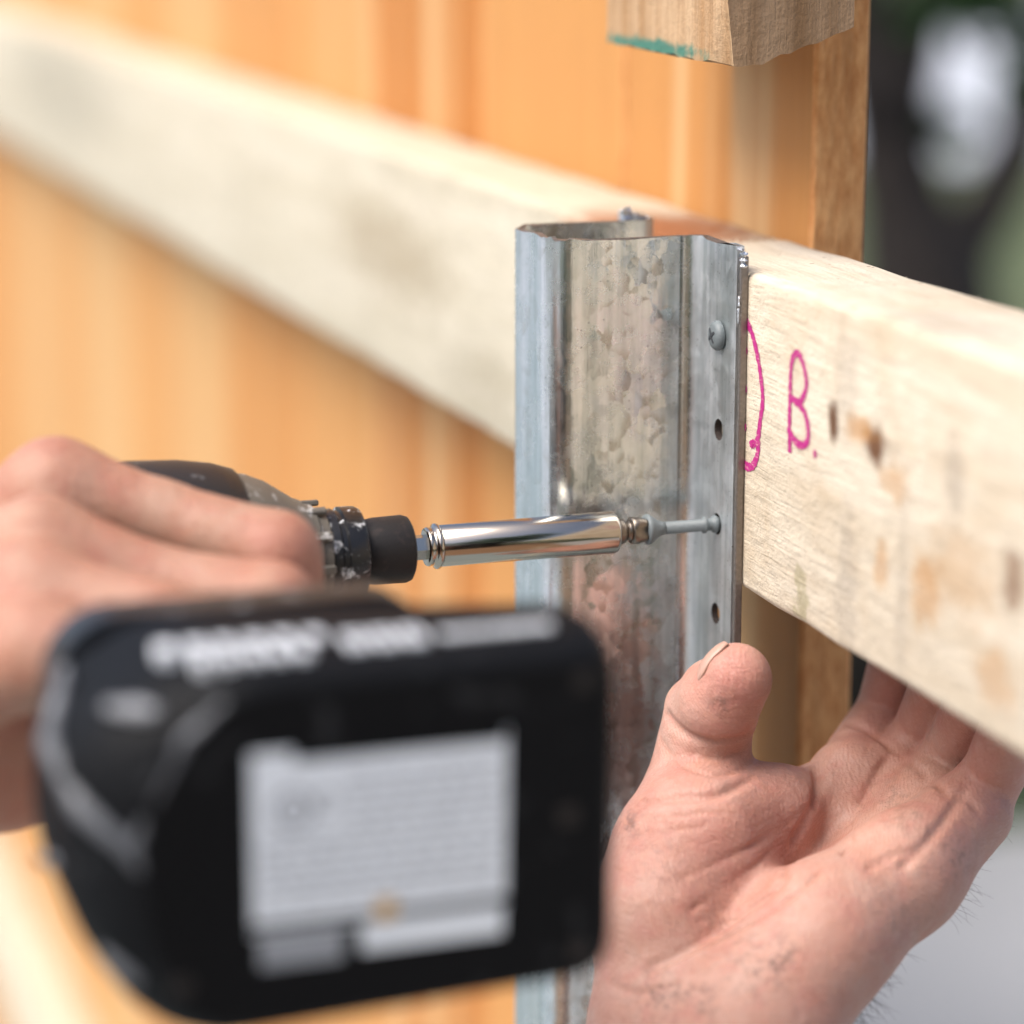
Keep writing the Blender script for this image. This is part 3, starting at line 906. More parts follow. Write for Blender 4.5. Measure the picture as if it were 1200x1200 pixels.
OD = Vector((-0.165, AX[0], AX[1]))
A_, S_, H_ = Vector((1, 0, 0)), Vector((0, -0.03544569, 0.9993716)), Vector((0, -0.9993716, -0.03544569))
drv = empty('impact_driver', (0, 0, 0), 'black cordless impact driver with a scuffed nose and a large battery', 'power drill')
drv.matrix_world = Matrix((( A_.x, S_.x, H_.x, OD.x), (A_.y, S_.y, H_.y, OD.y), (A_.z, S_.z, H_.z, OD.z), (0, 0, 0, 1)))
bpy.context.view_layer.update()
mm = 0.001
def lm(prof): return [(x * mm, r * mm) for x, r in prof]
D = lambda name, me, mat, parent=None, deg=40: shade_auto(link(name, me, mat, parent or drv), deg)

D('bit_sleeve', lathe('bit_sleeve', lm([(56, 8.0), (57, 8.6), (61, 9.2), (69.2, 9.4), (70.6, 8.9), (71.2, 7.8), (71.2, 3.8)]), 48), M_RUBBER)
D('nose_ring', lathe('nose_ring', lm([(46.5, 11.6), (47, 12.4), (49.2, 12.6), (49.8, 12.0), (51.0, 12.0), (51.4, 12.9), (55.6, 12.8), (56.8, 12.2), (57.3, 10.6), (57.3, 8)]), 48), M_NOSE)
case = D('hammer_case', lathe('hammer_case', lm([(20, 24.5), (26, 23.6), (31, 21.5), (35, 18.8), (38.5, 16.4), (40.5, 15.6), (41.5, 14.6), (43.5, 14.2), (44.2, 13.2), (46.6, 12.8), (46.6, 8)]), 56), M_CASE)
for q in range(10):                            # cooling ribs round the front of the case
    a = 2 * math.pi * q / 10
    me = box_mesh('case_rib', (0.0395, -0.0012, 0.0135), (0.0465, 0.0012, 0.0152), 0.0004, 1)
    me.transform(Matrix.Rotation(a, 4, 'X'))
    link('case_rib', me, M_CASE, case)
body = D('motor_housing', lathe('motor_housing', lm([(-74, 8), (-73.5, 20), (-71, 25), (-66, 27.6), (-58, 28.4), (-40, 28.8), (-34, 28.2), (-32, 28.9), (-5, 29.2), (8, 28.6), (17, 27.2), (22.5, 25.4), (23.5, 24.2), (23.5, 10)]), 64), M_BODY)
for sgn in (-1, 1):
    for q in range(5):
        me = box_mesh('vent_slot', (-0.068 + q * 0.0055, -0.009, sgn * 0.0), (-0.0655 + q * 0.0055, 0.009, sgn * 0.0 + 0.0015), 0.0004, 1)
        me.transform(Matrix.Translation((0, 0, 0.0277)))
        me.transform(Matrix.Rotation(R(90) * sgn, 4, 'X'))
        link('vent_slot', me, M_RUBBER, body)
# handle: rounded sections along local Z from the body to the foot
def sec(cx, cy, w, h, r, z, n=6): return [(px * mm, py * mm, z * mm) for px, py in rrect(cx, cy, w, h, r, n)]
D('handle', loft('handle', [sec(-8, 0, 62, 42, 18, 14), sec(-12, 0, 52, 38, 17, 28), sec(-16, 0, 44, 34, 15, 45), sec(-18, 0, 42, 33, 15, 70), sec(-18, 0, 43, 34, 15, 95), sec(-16, 0, 50, 38, 16, 116), sec(-10, 0, 70, 50, 16, 126)]), M_RUBBER)
D('trigger', loft('trigger', [sec(14, 0, 12, 12, 5, 28), sec(12, 0, 13, 13, 5, 36), sec(8, 0, 13, 13, 5, 48), sec(6, 0, 10, 12, 4, 56)]), M_BLACK)
D('foot', loft('foot', [sec(-12, 0, 70, 52, 16, 122), sec(-11, 0, 80, 62, 16, 130), sec(-10, 0, 84, 68, 15, 138), sec(-9, 0, 84, 69, 15, 150)]), M_BODY)
BZ = 203
def round_poly(pts, rads, n=5):
    out = []
    m = len(pts)
    for i in range(m):
        p, a, b = Vector(pts[i]), Vector(pts[i - 1]), Vector(pts[(i + 1) % m])
        u, w = (a - p).normalized(), (b - p).normalized()
        r = min(rads[i], (a - p).length * 0.45, (b - p).length * 0.45)
        for q in range(n + 1):                 # quadratic corner
            t = q / n
            out.append((p + u * r) * (1 - t) ** 2 + p * 2 * t * (1 - t) + (p + w * r) * t * t)
    return out
def bout(z, i, left, slant=0.0):
    pts = [(58 - i, 38 - i), (-33 + left * 0.55, 38 - i), (-56 + left, 21 - left * 0.25), (-57 + left, -15), (-39 + left * 0.5, -43 + i), (58 - i, -39 + i)]
    return [(p.x * mm, p.y * mm, (z + slant * (p.x + 57) / 115) * mm) for p in round_poly(pts, [9, 14, 12, 12, 12, 9])]
bat = D('battery', loft('battery', [bout(149, 3, 3, 26), bout(152, 0.4, 0.4, 26), bout(186, 0, 0), bout(193, 0.5, 3), bout(199, 1.8, 8), bout(BZ - 1.2, 3.2, 12), bout(BZ, 5, 14)]), M_BLACK, None, 25)
# moulded grey ribs and scuffed corners at the rear end of the battery
def rib(pts, r):
    D('moulded_rib', tube('moulded_rib', [(a * mm, b * mm, c * mm) for a, b, c in pts], [x * mm for x in r], 8), M_BUMP, bat, 60)
rib([(-50, 27, 160), (-56.5, 17, 176), (-52.5, 9, 193), (-45, 3, 200.5), (-43, -2, 201.5)], [1.6, 2.4, 2.8, 2.4, 1.2])
rib([(-26, 31.5, 202.2), (-34, 25, 202), (-40, 14, 201.5), (-44, 4, 201)], [0.9, 1.4, 1.7, 1.6])
rib([(-47, 28.5, 190), (-42, 29, 195), (-38, 29, 198)], [1.4, 2.2, 1.2])
rib([(-50, -21, 193), (-46, -25, 196.5), (-43, -27, 198)], [1.2, 2.2, 1.4])
rib([(-57, -14, 160), (-57, -8, 176), (-54, -4, 190)], [1.0, 1.6, 1.2])
for (a, b) in ((48, 29), (48, -30), (-36, -27), (45, 0)):   # screw recesses and a moulded stud
    link('screw_recess', box_mesh('screw_recess', ((a - 2.2) * mm, (b - 2.2) * mm, (BZ - 1) * mm), ((a + 2.2) * mm, (b + 2.2) * mm, (BZ + 0.3) * mm), 0.0008, 2), M_RUBBER, bat)
def strip(name, x0, x1, y0, y1, z, mat, parent, th=0.35, rot=0.0):
    me = box_mesh(name, (-(x1 - x0) / 2 * mm, -(y1 - y0) / 2 * mm, 0), ((x1 - x0) / 2 * mm, (y1 - y0) / 2 * mm, th * mm))
    me.transform(Matrix.Rotation(rot, 4, 'Z'))
    me.transform(Matrix.Translation(((x0 + x1) / 2 * mm, (y0 + y1) / 2 * mm, z * mm)))
    return link(name, me, mat, parent)
# the data label on the underside: white field, grey lines of small print, symbols
lab = strip('label_sticker', -21.5, 31.5, -18, 20.5, BZ + 0.02, M_STICK, bat, 0.3)
LZ = BZ + 0.34
strip('label_band', -13, 31, 18.2, 21.5, LZ, M_BLACK, lab, 0.08)
rl = random.Random(14)
bits = []
def bar(x0, x1, y0, y1, z, th=0.06):
    return box_mesh('b', (x0 * mm, y0 * mm, z * mm), (x1 * mm, y1 * mm, (z + th) * mm))
for q in range(11):
    yy = 13.5 - q * 2.5
    x = (-2 if q < 5 else -20) + rl.uniform(0, 1)
    while x < 28:
        w = rl.uniform(1.5, 6)
        bits.append(bar(x, min(x + w, 30), yy, yy + 0.8, LZ))
        x += w + rl.uniform(0.7, 1.6)
link('small_print', join_meshes('small_print', bits), M_PRINT, lab)
ring = []
for (cx, cy, ro, ri) in ((-13, 8, 4.6, 3.3), (-13, 8, 2.0, 1.2), (-6, 9, 2.6, 1.9)):
    n = 28
    vs = [((cx + r * math.cos(2 * math.pi * k / n)) * mm, (cy + r * math.sin(2 * math.pi * k / n)) * mm, (LZ + 0.06) * mm) for r in (ro, ri) for k in range(n)]
    ring.append(mesh('r', vs, [(k, (k + 1) % n, n + (k + 1) % n, n + k) for k in range(n)]))
link('label_symbol', join_meshes('label_symbol', ring), M_PRINT, lab)
strip('label_band', -21.5, 31.5, -17.2, -15.4, LZ, M_BLACK, lab, 0.08)
strip('label_mark', 4, 8, -17.5, -13.2, LZ + 0.1, M_AMBER, lab, 0.06)
strip('label_sticker', 1, 31, -24, -18.3, BZ + 0.02, M_STICK, bat, 0.25)
strip('label_sticker', -20, -3, -25, -18.5, BZ + 0.02, M_PRINT, bat, 0.25)
# white lettering along the upper flank, too blurred to read: blocks of strokes
fl = []
def flank(x0, x1, z0, z1):
    fl.append(box_mesh('f', (x0 * mm, 35.5 * mm, z0 * mm), (x1 * mm, 38.25 * mm, z1 * mm)))
x = -36.0
while x < -2:
    w = rl.uniform(2.9, 3.8)
    flank(x, x + w, 182.5, 188.5)
    x += w + rl.uniform(2.2, 2.9)
x = -30.0
while x < -6:
    w = rl.uniform(2.6, 3.6)
    flank(x, x + w, 191, 196.5)
    x += w + rl.uniform(1.8, 2.5)
for x in (1, 7, 13):
    flank(x, x + 4.4, 186.5, 188.2); flank(x, x + 4.4, 193, 194.7); flank(x, x + 1.4, 188.2, 193); flank(x + 3.0, x + 4.4, 188.2, 193)
x = 21.0
while x < 45:
    w = rl.uniform(0.5, 1.1)
    flank(x, x + w, 190, 193.6)
    x += w + rl.uniform(0.6, 1.0)
link('flank_lettering', join_meshes('flank_lettering', fl), M_WHITEP, bat)
# camera-facing hand frames: origin in world space; axes u (right), v (up), w (towards the viewer), millimetres
PALM_O = Vector((-0.00643, -0.03627, 1.04671))
GRIP_O = Vector((-0.1826, -0.04477, 1.12418))
PALM = [
    ((-9.1, 36.2, 3.0), 10.0, (-13.4, 28.9, -2.0), 11.6, 4),
    ((-13.8, 31.6, -10.0), 10.0, (-16.9, 25.3, -12.0), 11.0, 4),
    ((-20.8, 28.7, -18.0), 5.2, (-19.4, 22.0, -18.0), 8, 5),
    ((-13.9, 24.7, -8.0), 11.2, (-16.9, 15.2, -13.0), 12.2, 3),
    ((-16.9, 15.2, -13.0), 12.2, (-19.6, 4.3, -15.0), 14.0, 4),
    ((-21.1, -0.2, -6.0), 13.5, (-23.9, -10.5, -0.0), 17.5, 5),
    ((-23.4, -9.4, 0.0), 17.5, (-29.8, -27.8, 10.0), 17.5, 8),
    ((-29.8, -27.8, 10.0), 17.5, (-26.7, -55.5, 16.0), 20, 10),
    ((-16.7, -5.3, 5.0), 16, (2.3, -0.8, -12.0), 11.5, 7),
    ((2.3, -0.8, -12.0), 11.5, (13.9, 1.7, -25.0), 8.5, 6),
    ((-11.9, -20.6, 3.0), 15, (5.3, -11.5, -18.0), 10, 8),
    ((29.7, 8.2, -43.0), 10.5, (2.8, -25.1, -30.0), 11, 6),
    ((39.4, 7.2, -35.0), 10.5, (2.6, -35.0, -15.0), 12, 5),
    ((47.4, 2.6, -20.0), 11, (6.7, -41.6, 3.0), 15, 6),
    ((55.5, -0.7, -2.0), 12, (35.5, -16.0, 10.0), 15, 7),
    ((35.5, -16.0, 10.0), 15.5, (12.7, -30.6, 22.0), 18.5, 8),
    ((12.7, -30.6, 22.0), 18.5, (-9.1, -55.2, 30.0), 22.5, 8),
    ((-8.8, -55.7, 27.0), 22.5, (-24.5, -57.4, 18.0), 22, 8),
    ((-9.5, -58.4, 25.0), 23, (-18.1, -95.4, 40.0), 27, 10),
    ((-24.5, -59.7, 18.0), 23, (-27.5, -97.8, 30.0), 26, 10),
    ((-22.2, -96.6, 35.0), 30, (-37.7, -253.2, 100.0), 37, 12),
    ((26.3, 5.8, -32.0), 11.5, (21.1, -3.9, -25.0), 10.5, 6),
    ((30.7, 11.7, -43.0), 9.8, (40.2, 22.9, -55.0), 9.299999999999999, 0.9),
    ((40.2, 22.9, -55.0), 9.299999999999999, (46.4, 66.0, -26.5), 8.799999999999999, 0.9),
    ((46.4, 66.0, -26.5), 9.0, (44.2, 110.6, -19.7), 8.0, 2),
    ((43.1, 10.2, -37.0), 9.4, (48.8, 19.1, -37.0), 9.299999999999999, 0.9),
    ((48.8, 19.1, -37.0), 9.299999999999999, (56.2, 59.3, 2.1), 8.799999999999999, 0.9),
    ((56.2, 59.3, 2.1), 9.0, (54.0, 111.8, 10.8), 8.0, 2),
    ((50.0, 6.6, -24.0), 9.4, (55.4, 14.5, -22.0), 9.1, 0.9),
    ((55.4, 14.5, -22.0), 9.1, (63.1, 54.7, 22.0), 8.6, 0.9),
    ((63.1, 54.7, 22.0), 8.8, (60.9, 101.3, 29.3), 7.800000000000001, 2),
    ((57.3, 1.9, -4.0), 10.5, (62.3, 10.3, -2.0), 8.7, 0.9),
    ((62.3, 10.3, -2.0), 8.7, (69.0, 50.7, 39.3), 8.2, 0.9),
    ((69.0, 50.7, 39.3), 8.4, (66.8, 80.7, 42.7), 7.4, 2),
]
PALM_CREASES = [
    ([(-28.1, 26.2), (-23.4, 21.5), (-15.2, 19.2), (-3.7, 20.6)], 0.65, 1.8),
    ([(-29.5, 19.2), (-24.6, 13.3), (-15.2, 10.5), (-3.7, 12.2)], 0.35, 1.3),
    ([(-23.4, 16.4), (-14.0, 14.3), (-5.1, 16.4)], 0.15, 1.0),
    ([(-37.4, 2.8), (-25.7, 5.1), (-14.0, 6.1), (-3.3, 10.3)], 0.7, 1.6),
    ([(15.4, 16.4), (15.9, 8.2), (13.6, 1.2)], 0.8, 2.5),
    ([(13.6, 1.2), (7.0, -8.2), (-1.2, -17.5), (-11.7, -25.7), (-23.4, -32.3), (-35.5, -37.9)], 0.55, 2.4),
    ([(-18.7, -31.6), (-4.7, -23.9), (9.4, -14.0), (21.0, -2.3)], 0.3, 1.5),
    ([(38.6, 14.0), (32.7, 18.7), (26.2, 21.5)], 0.5, 1.6),
    ([(39.8, 12.9), (44.4, 8.9), (47.7, 5.1)], 0.4, 1.6),
    ([(48.6, 6.5), (52.6, 4.7), (56.1, 1.2)], 0.35, 1.6),
    ([(32.7, -11.7), (40.9, -5.1), (47.9, 1.2), (53.8, 8.2)], 0.35, 2.2),
    ([(23.4, -12.2), (32.7, -8.2), (39.3, -8.9)], 0.2, 1.6),
    ([(17.5, -9.4), (25.7, -1.2), (32.7, 8.2), (36.5, 12.9)], 0.3, 1.8),
    ([(-7.0, -8.2), (4.7, -3.5), (12.2, 1.9)], 0.2, 1.2),
    ([(-25.7, -15.2), (-9.4, -8.9), (3.5, -2.8)], 0.2, 1.2),
    ([(-23.4, -23.4), (-7.0, -14.0), (5.8, -5.8)], 0.15, 1.2),
    ([(-45.6, -42.1), (-37.4, -43.7), (-26.9, -40.2)], 0.25, 1.4),
    ([(-32.7, -0.0), (-23.4, 1.2), (-11.7, 2.3)], 0.15, 1.0),
    ([(-30.4, -3.5), (-18.7, -1.6)], 0.12, 1.0),
]
GRIP = [
    ((-20.9, 25.7, -20.0), 13.6, (5.5, 19.2, -19.0), 9.6, 4),
    ((5.5, 19.2, -19.0), 9.6, (35.1, 10.2, -15.0), 10.8, 3),
    ((35.1, 10.2, -15.0), 10.8, (39.2, -9.2, -20.0), 9.5, 3),
    ((39.2, -9.2, -20.0), 9.5, (28.4, -20.7, -32.0), 8.5, 3),
    ((-20.5, 11.0, 5.0), 13.6, (8.1, 2.7, 6.0), 9.8, 2.5),
    ((8.1, 2.7, 6.0), 9.8, (36.0, -2.2, 10.0), 11, 3),
    ((36.0, -2.2, 10.0), 11, (38.3, -19.1, -5.0), 9.5, 3),
    ((38.3, -19.1, -5.0), 9.5, (23.1, -28.6, -20.0), 8.5, 3),
    ((-19.2, -0.3, 22.0), 13, (10.0, -5.7, 29.0), 10.6, 2.5),
    ((10.0, -5.7, 29.0), 10.6, (34.3, -12.0, 32.0), 10.4, 3),
    ((34.3, -12.0, 32.0), 10.4, (34.5, -28.4, 12.0), 9.2, 3),
    ((-16.1, -11.6, 40.0), 12, (10.5, -15.1, 48.0), 10, 2.5),
    ((10.5, -15.1, 48.0), 10, (30.2, -20.2, 50.0), 9, 3),
    ((30.2, -20.2, 50.0), 9, (28.2, -33.1, 30.0), 8, 3),
    ((-20.9, 25.7, -20.0), 12.5, (-57.6, 1.1, -35.0), 15, 6),
    ((-20.7, 10.9, 4.0), 12.5, (-55.5, -6.9, -15.0), 16, 6),
    ((-19.2, -0.3, 22.0), 13, (-53.3, -14.4, 5.0), 17, 6),
    ((-16.1, -11.6, 40.0), 12, (-50.0, -21.7, 20.0), 17, 6),
    ((-49.0, -39.8, -25.0), 22, (-31.8, -40.5, -20.0), 17, 10),
    ((-31.8, -40.5, -20.0), 17, (-14.6, -39.4, -20.0), 12, 8),
    ((-15.4, -37.6, -25.0), 11, (10.0, -34.5, -40.0), 9.5, 6),
    ((-46.0, -19.4, -10.0), 26, (-28.1, -21.2, -5.0), 17, 14),
    ((-50.2, -19.4, -10.0), 30, (-101.2, -42.8, -10.0), 30, 16),
    ((-50.2, -27.9, -10.0), 26, (-101.2, -51.3, -10.0), 28, 16),
    ((-101.2, -42.8, -10.0), 30, (-143.6, -64.0, -10.0), 33, 16),
    ((-143.6, -64.0, -10.0), 34, (-292.9, -136.0, 0.0), 42, 16),
]
PALM_FLUSH = [((-8.3, 38.3, 15.0), 11, 0.9), ((-13.6, 26.5, 10.0), 9, 0.5), ((35.7, 25.2, -40.0), 12, 0.7), ((49.0, 21.1, -30.0), 10, 0.4), ((29.5, 8.9, -30.0), 12, 0.45), ((-3.8, -1.1, -10.0), 22, 0.35), ((62.3, 12.2, 5.0), 14, 0.75), ((48.2, -9.2, 20.0), 14, 0.4), ((19.4, -33.9, 50.0), 16, 0.35), ((-17.6, -11.8, 18.0), 24, 0.5), ((0.5, -2.9, -5.0), 18, 0.3)]
PALM_GRIME = [((-13.6, 29.9, 10.0), 3.5, 0.9), ((-38.6, -2.3, 0.0), 4, 0.8), ((-32.0, -43.9, 30.0), 6, 0.9), ((-21.9, -43.9, 30.0), 5, 0.8), ((-6.8, -36.9, 25.0), 6, 0.9), ((-0.0, -32.4, 25.0), 5, 0.8), ((36.1, 0.9, -25.0), 6, 0.6), ((46.8, -9.8, 15.0), 6, 0.8), ((-28.9, -12.1, 15.0), 8, 0.4), ((-15.5, -26.3, 20.0), 9, 0.4), ((31.8, -24.5, 40.0), 9, 0.5)]
NAIL = ((-9.1, 36.2, 3.0), (-0.78, 0.6, -0.14), (0.6, 0.8, 0.0))
HAIR = [(53.6, -19.0, 12), (49.0, -23.6, 14), (34.6, -38.8, 8), (27.8, -45.7, 30), (23.2, -51.4, 45), (20.9, -55.9, 40), (63.7, -1.2, 6)]
GRIP_FLUSH = [((42.9, 12.6, -0.0), 14, 0.9), ((-20.5, 35.8, -10.0), 14, 0.3), ((-31.4, -48.1, -0.0), 30, 0.8), ((12.9, 10.8, 20.0), 16, 0.3), ((-20.1, 1.2, 40.0), 14, 0.3)]
GRIP_FOLD_SHADE = [((-4.9, 17.8, -5.0), (33.7, 2.1, 2.0), 3.5), ((-5.7, 4.6, 18.0), (33.7, -8.3, 25.0), 3.5), ((-3.1, -6.9, 35.0), (33.3, -17.4, 42.0), 3.5), ((-3.9, 27.2, -5.0), (-5.1, 12.7, 8.0), 4.5), ((-6.1, 10.7, 15.0), (-4.8, -2.1, 30.0), 4.5), ((-35.4, 29.4, -10.0), (-25.1, 15.7, -0.0), 4)]

U_AX, V_AX, W_AX = Vector((0.94802124, -0.31820704, 0)), Vector((0.07209502, 0.21478975, 0.97399572)), Vector((-0.3099323, -0.92336864, 0.22656639))

def sdf_grid(prims, h, pad=6):
    pts = np.array([p[0] for p in prims] + [p[2] for p in prims], dtype=np.float32)
    rad = np.array([p[1] for p in prims] + [p[3] for p in prims], dtype=np.float32)
    lo = (pts - rad[:, None]).min(0) - pad
    hi = (pts + rad[:, None]).max(0) + pad
    n = np.ceil((hi - lo) / h).astype(int) + 1
    D_ = np.full(n, 30.0, dtype=np.float32)
    return lo, n, D_

def cap_dist(lo, h, sl, a, ra, b, rb):
    ax = [np.arange(s.start, s.stop, dtype=np.float32) * h + lo[i] for i, s in enumerate(sl)]
    X, Y, Z = ax[0][:, None, None], ax[1][None, :, None], ax[2][None, None, :]
    a, b = np.array(a, dtype=np.float32), np.array(b, dtype=np.float32)
    d = b - a
    L = float(d @ d) + 1e-6
    t = np.clip(((X - a[0]) * d[0] + (Y - a[1]) * d[1] + (Z - a[2]) * d[2]) / L, 0, 1)
    dd = np.sqrt((X - a[0] - d[0] * t) ** 2 + (Y - a[1] - d[1] * t) ** 2 + (Z - a[2] - d[2] * t) ** 2)
    return dd - (ra + (rb - ra) * t)

def box_slice(lo, n, h, a, ra, b, rb, m):
    out = []
    for i in range(3):
        l0 = min(a[i] - ra, b[i] - rb) - m
        h0 = max(a[i] + ra, b[i] + rb) + m
        out.append(slice(max(0, int((l0 - lo[i]) / h)), min(int(n[i]), int((h0 - lo[i]) / h) + 2)))
    return out

def build_sdf(prims, h):
    lo, n, G = sdf_grid(prims, h)
    for (a, ra, b, rb, k) in prims:
        sl = box_slice(lo, n, h, a, ra, b, rb, 14)
        d = cap_dist(lo, h, sl, a, ra, b, rb)
        g = G[sl[0], sl[1], sl[2]]
        q = np.clip(0.5 + 0.5 * (g - d) / k, 0, 1)
        G[sl[0], sl[1], sl[2]] = g + (d - g) * q - k * q * (1 - q)
    return lo, n, G

def carve_sdf(lo, n, G, h, a, b, r, k):
    sl = box_slice(lo, n, h, a, r, b, r, 6)
    d = -cap_dist(lo, h, sl, a, r, b, r)
    g = G[sl[0], sl[1], sl[2]]
    q = np.clip(0.5 - 0.5 * (g - d) / k, 0, 1)
    G[sl[0], sl[1], sl[2]] = g + (d - g) * q + k * q * (1 - q)

def surface_nets(lo, h, G):
    nx, ny, nz = G.shape
    ins = G < 0
    cs = np.zeros((nx - 1, ny - 1, nz - 1), dtype=np.int8)
    for i in (0, 1):
        for j in (0, 1):
            for k in (0, 1):
                cs += ins[i:nx - 1 + i, j:ny - 1 + j, k:nz - 1 + k]
    act = np.argwhere((cs > 0) & (cs < 8))
    idx = np.full(cs.shape, -1, dtype=np.int64)
    idx[act[:, 0], act[:, 1], act[:, 2]] = np.arange(len(act))
    acc = np.zeros((len(act), 3))
    cnt = np.zeros(len(act))
    corners = [(i, j, k) for i in (0, 1) for j in (0, 1) for k in (0, 1)]
    for c0 in corners:
        for ax in range(3):
            if c0[ax]:
                continue
            c1 = list(c0)
            c1[ax] = 1
            g0 = G[act[:, 0] + c0[0], act[:, 1] + c0[1], act[:, 2] + c0[2]]
            g1 = G[act[:, 0] + c1[0], act[:, 1] + c1[1], act[:, 2] + c1[2]]
            m = (g0 < 0) != (g1 < 0)
            t = np.where(m, g0 / np.where(m, g0 - g1, 1), 0)
            p = np.array(c0, dtype=float)[None, :].repeat(len(act), 0)
            p[:, ax] += t
            acc[m] += p[m]
            cnt[m] += 1
    V = (act + acc / cnt[:, None]) * h + lo[None, :]
    faces = []
    for ax in range(3):
        sl0, sl1 = [slice(None)] * 3, [slice(None)] * 3
        sl0[ax], sl1[ax] = slice(0, G.shape[ax] - 1), slice(1, G.shape[ax])
        e = ins[tuple(sl0)] != ins[tuple(sl1)]
        E = np.argwhere(e)
        o1, o2 = (ax + 1) % 3, (ax + 2) % 3
        ok = (E[:, o1] > 0) & (E[:, o2] > 0) & (E[:, o1] < G.shape[o1] - 1) & (E[:, o2] < G.shape[o2] - 1)
        E = E[ok]
        s = ins[E[:, 0], E[:, 1], E[:, 2]]
        q = []
        for (d1, d2) in ((-1, -1), (0, -1), (0, 0), (-1, 0)):
            c = E.copy()
            c[:, o1] += d1
            c[:, o2] += d2
            q.append(idx[c[:, 0], c[:, 1], c[:, 2]])
        q = np.stack(q, 1)
        q[~s] = q[~s][:, ::-1]
        faces.append(q)
    return V, np.concatenate(faces)

def np_mesh(name, V, F_):
    me = bpy.data.meshes.new(name)
    me.vertices.add(len(V))
    me.vertices.foreach_set('co', np.ascontiguousarray(V, dtype=np.float32).ravel())
    me.loops.add(len(F_) * 4)
    me.loops.foreach_set('vertex_index', np.ascontiguousarray(F_, dtype=np.int32).ravel())
    me.polygons.add(len(F_))
    me.polygons.foreach_set('loop_start', np.arange(0, len(F_) * 4, 4, dtype=np.int32))
    me.update(calc_edges=True)
    me.validate()
    return me

def relax(V, F_, it=2, f=0.5):
    n = len(V)
    for _ in range(it):
        S = np.zeros((n, 3))
        c = np.zeros(n)
        for a, b in ((0, 1), (1, 2), (2, 3), (3, 0)):
            for i, j in ((a, b), (b, a)):
                for ax in range(3):
                    S[:, ax] += np.bincount(F_[:, i], V[F_[:, j], ax], n)
                c += np.bincount(F_[:, i], minlength=n)
        V = V + (S / c[:, None] - V) * f
    return V

def skin_mat(name, base, flushc, scale=1.0, sss=0.15):
    """skin: uneven tone, ruddy where the vertex attribute says so, fine lines as relief; coordinates in metres"""
    t = NT(name)
    v = t.coord()
    fl = t.n('Attribute', {'attribute_name': 'flush'}).outputs['Fac']
    crs = t.n('Attribute', {'attribute_name': 'crease'}).outputs['Fac']
    dk = t.n('Attribute', {'attribute_name': 'grime'}).outputs['Fac']
    a, b = t.noise(v, 70, 5, 0.6), t.noise(v, 260, 4, 0.6)
    col = t.mix(t.ramp(a, [(0.32, 0.0), (0.70, 1.0)]), base, tuple(c * m for c, m in zip(base, (0.93, 0.72, 0.66))))
    col = t.mix(t.math('MULTIPLY', fl, 0.75), col, flushc)
    col = t.mix(t.math('MULTIPLY', t.ramp(b, [(0.5, 0.0), (0.72, 1.0)]), 0.35), col, tuple(c * m for c, m in zip(base, (1.05, 0.86, 0.74))))
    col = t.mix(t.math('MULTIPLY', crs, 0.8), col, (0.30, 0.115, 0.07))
    gm = t.math('MULTIPLY', dk, t.ramp(t.noise(v, 330, 4, 0.7), [(0.46, 0.0), (0.62, 1.0)]))
    col = t.mix(t.math('MULTIPLY', gm, 0.75), col, (0.10, 0.060, 0.050))
    # fine lines: stretched noises crossing each other, thin dark creases where they pass mid value, pores
    rid = t.n('TexWave', {'wave_type': 'BANDS', 'bands_direction': 'DIAGONAL'}, Vector=v, Scale=420, Distortion=5.0, Detail=2).outputs['Fac']
    l1 = t.noise(t.mapping(v, (1.0, 0.22, 1.0), rot=(0, 0, 0.9)), 650, 4, 0.65)
    l2 = t.noise(t.mapping(v, (0.3, 1.0, 1.0), rot=(0, 0, 0.4)), 520, 4, 0.65)
    l3 = t.noise(v, 150, 4, 0.6)
    def thin(vec, sc, w):
        q = t.math('ABSOLUTE', t.math('SUBTRACT', t.noise(vec, sc, 2, 0.5), 0.5))
        return t.ramp(t.math('DIVIDE', q, w), [(0.0, 1.0), (1.0, 0.0)])
    ln = t.math('MAXIMUM', thin(t.mapping(v, (0.35, 1.2, 1.0), rot=(0, 0, -0.6)), 110, 0.012), t.math('MAXIMUM', thin(t.mapping(v, (1.2, 0.3, 1.0), rot=(0, 0, -0.5)), 150, 0.010), thin(t.mapping(v, (0.4, 1.2, 1.0), rot=(0, 0, 0.3)), 190, 0.009)))
    ln = t.math('MULTIPLY', ln, t.ramp(t.noise(v, 60, 3), [(0.42, 0.1), (0.6, 1.0)]))
    col = t.mix(t.math('MULTIPLY', ln, 0.34), col, (0.28, 0.10, 0.065))
    pore = t.noise(v, 1300, 2, 0.6)
    col = t.mix(t.math('MULTIPLY', t.ramp(pore, [(0.52, 0.0), (0.70, 1.0)]), 0.22), col, (0.62, 0.40, 0.32))
    red = t.ramp(t.noise(v, 115, 4, 0.6, 0.5), [(0.50, 0.0), (0.68, 1.0)])
    col = t.mix(t.math('MULTIPLY', red, 0.42), col, flushc)
    h = t.math('ADD', t.math('ADD', t.math('MULTIPLY', l1, 0.8), t.math('MULTIPLY', l2, 0.8)), t.math('ADD', t.math('MULTIPLY', rid, 0.15), t.math('MULTIPLY', l3, 1.3)))
    h = t.math('SUBTRACT', t.math('ADD', h, t.math('MULTIPLY', pore, 0.25)), t.math('MULTIPLY', ln, 0.22))
    t.p(Base_Color=col, Roughness=t.math('ADD', 0.42, t.math('MULTIPLY', b, 0.2)), Normal=t.bump(h, 0.5, 0.0008),
        Subsurface_Weight=sss, Subsurface_Radius=(1.0, 0.35, 0.2), Subsurface_Scale=0.0022)
    t.b.inputs['Specular IOR Level'].default_value = 0.4
    return t.m

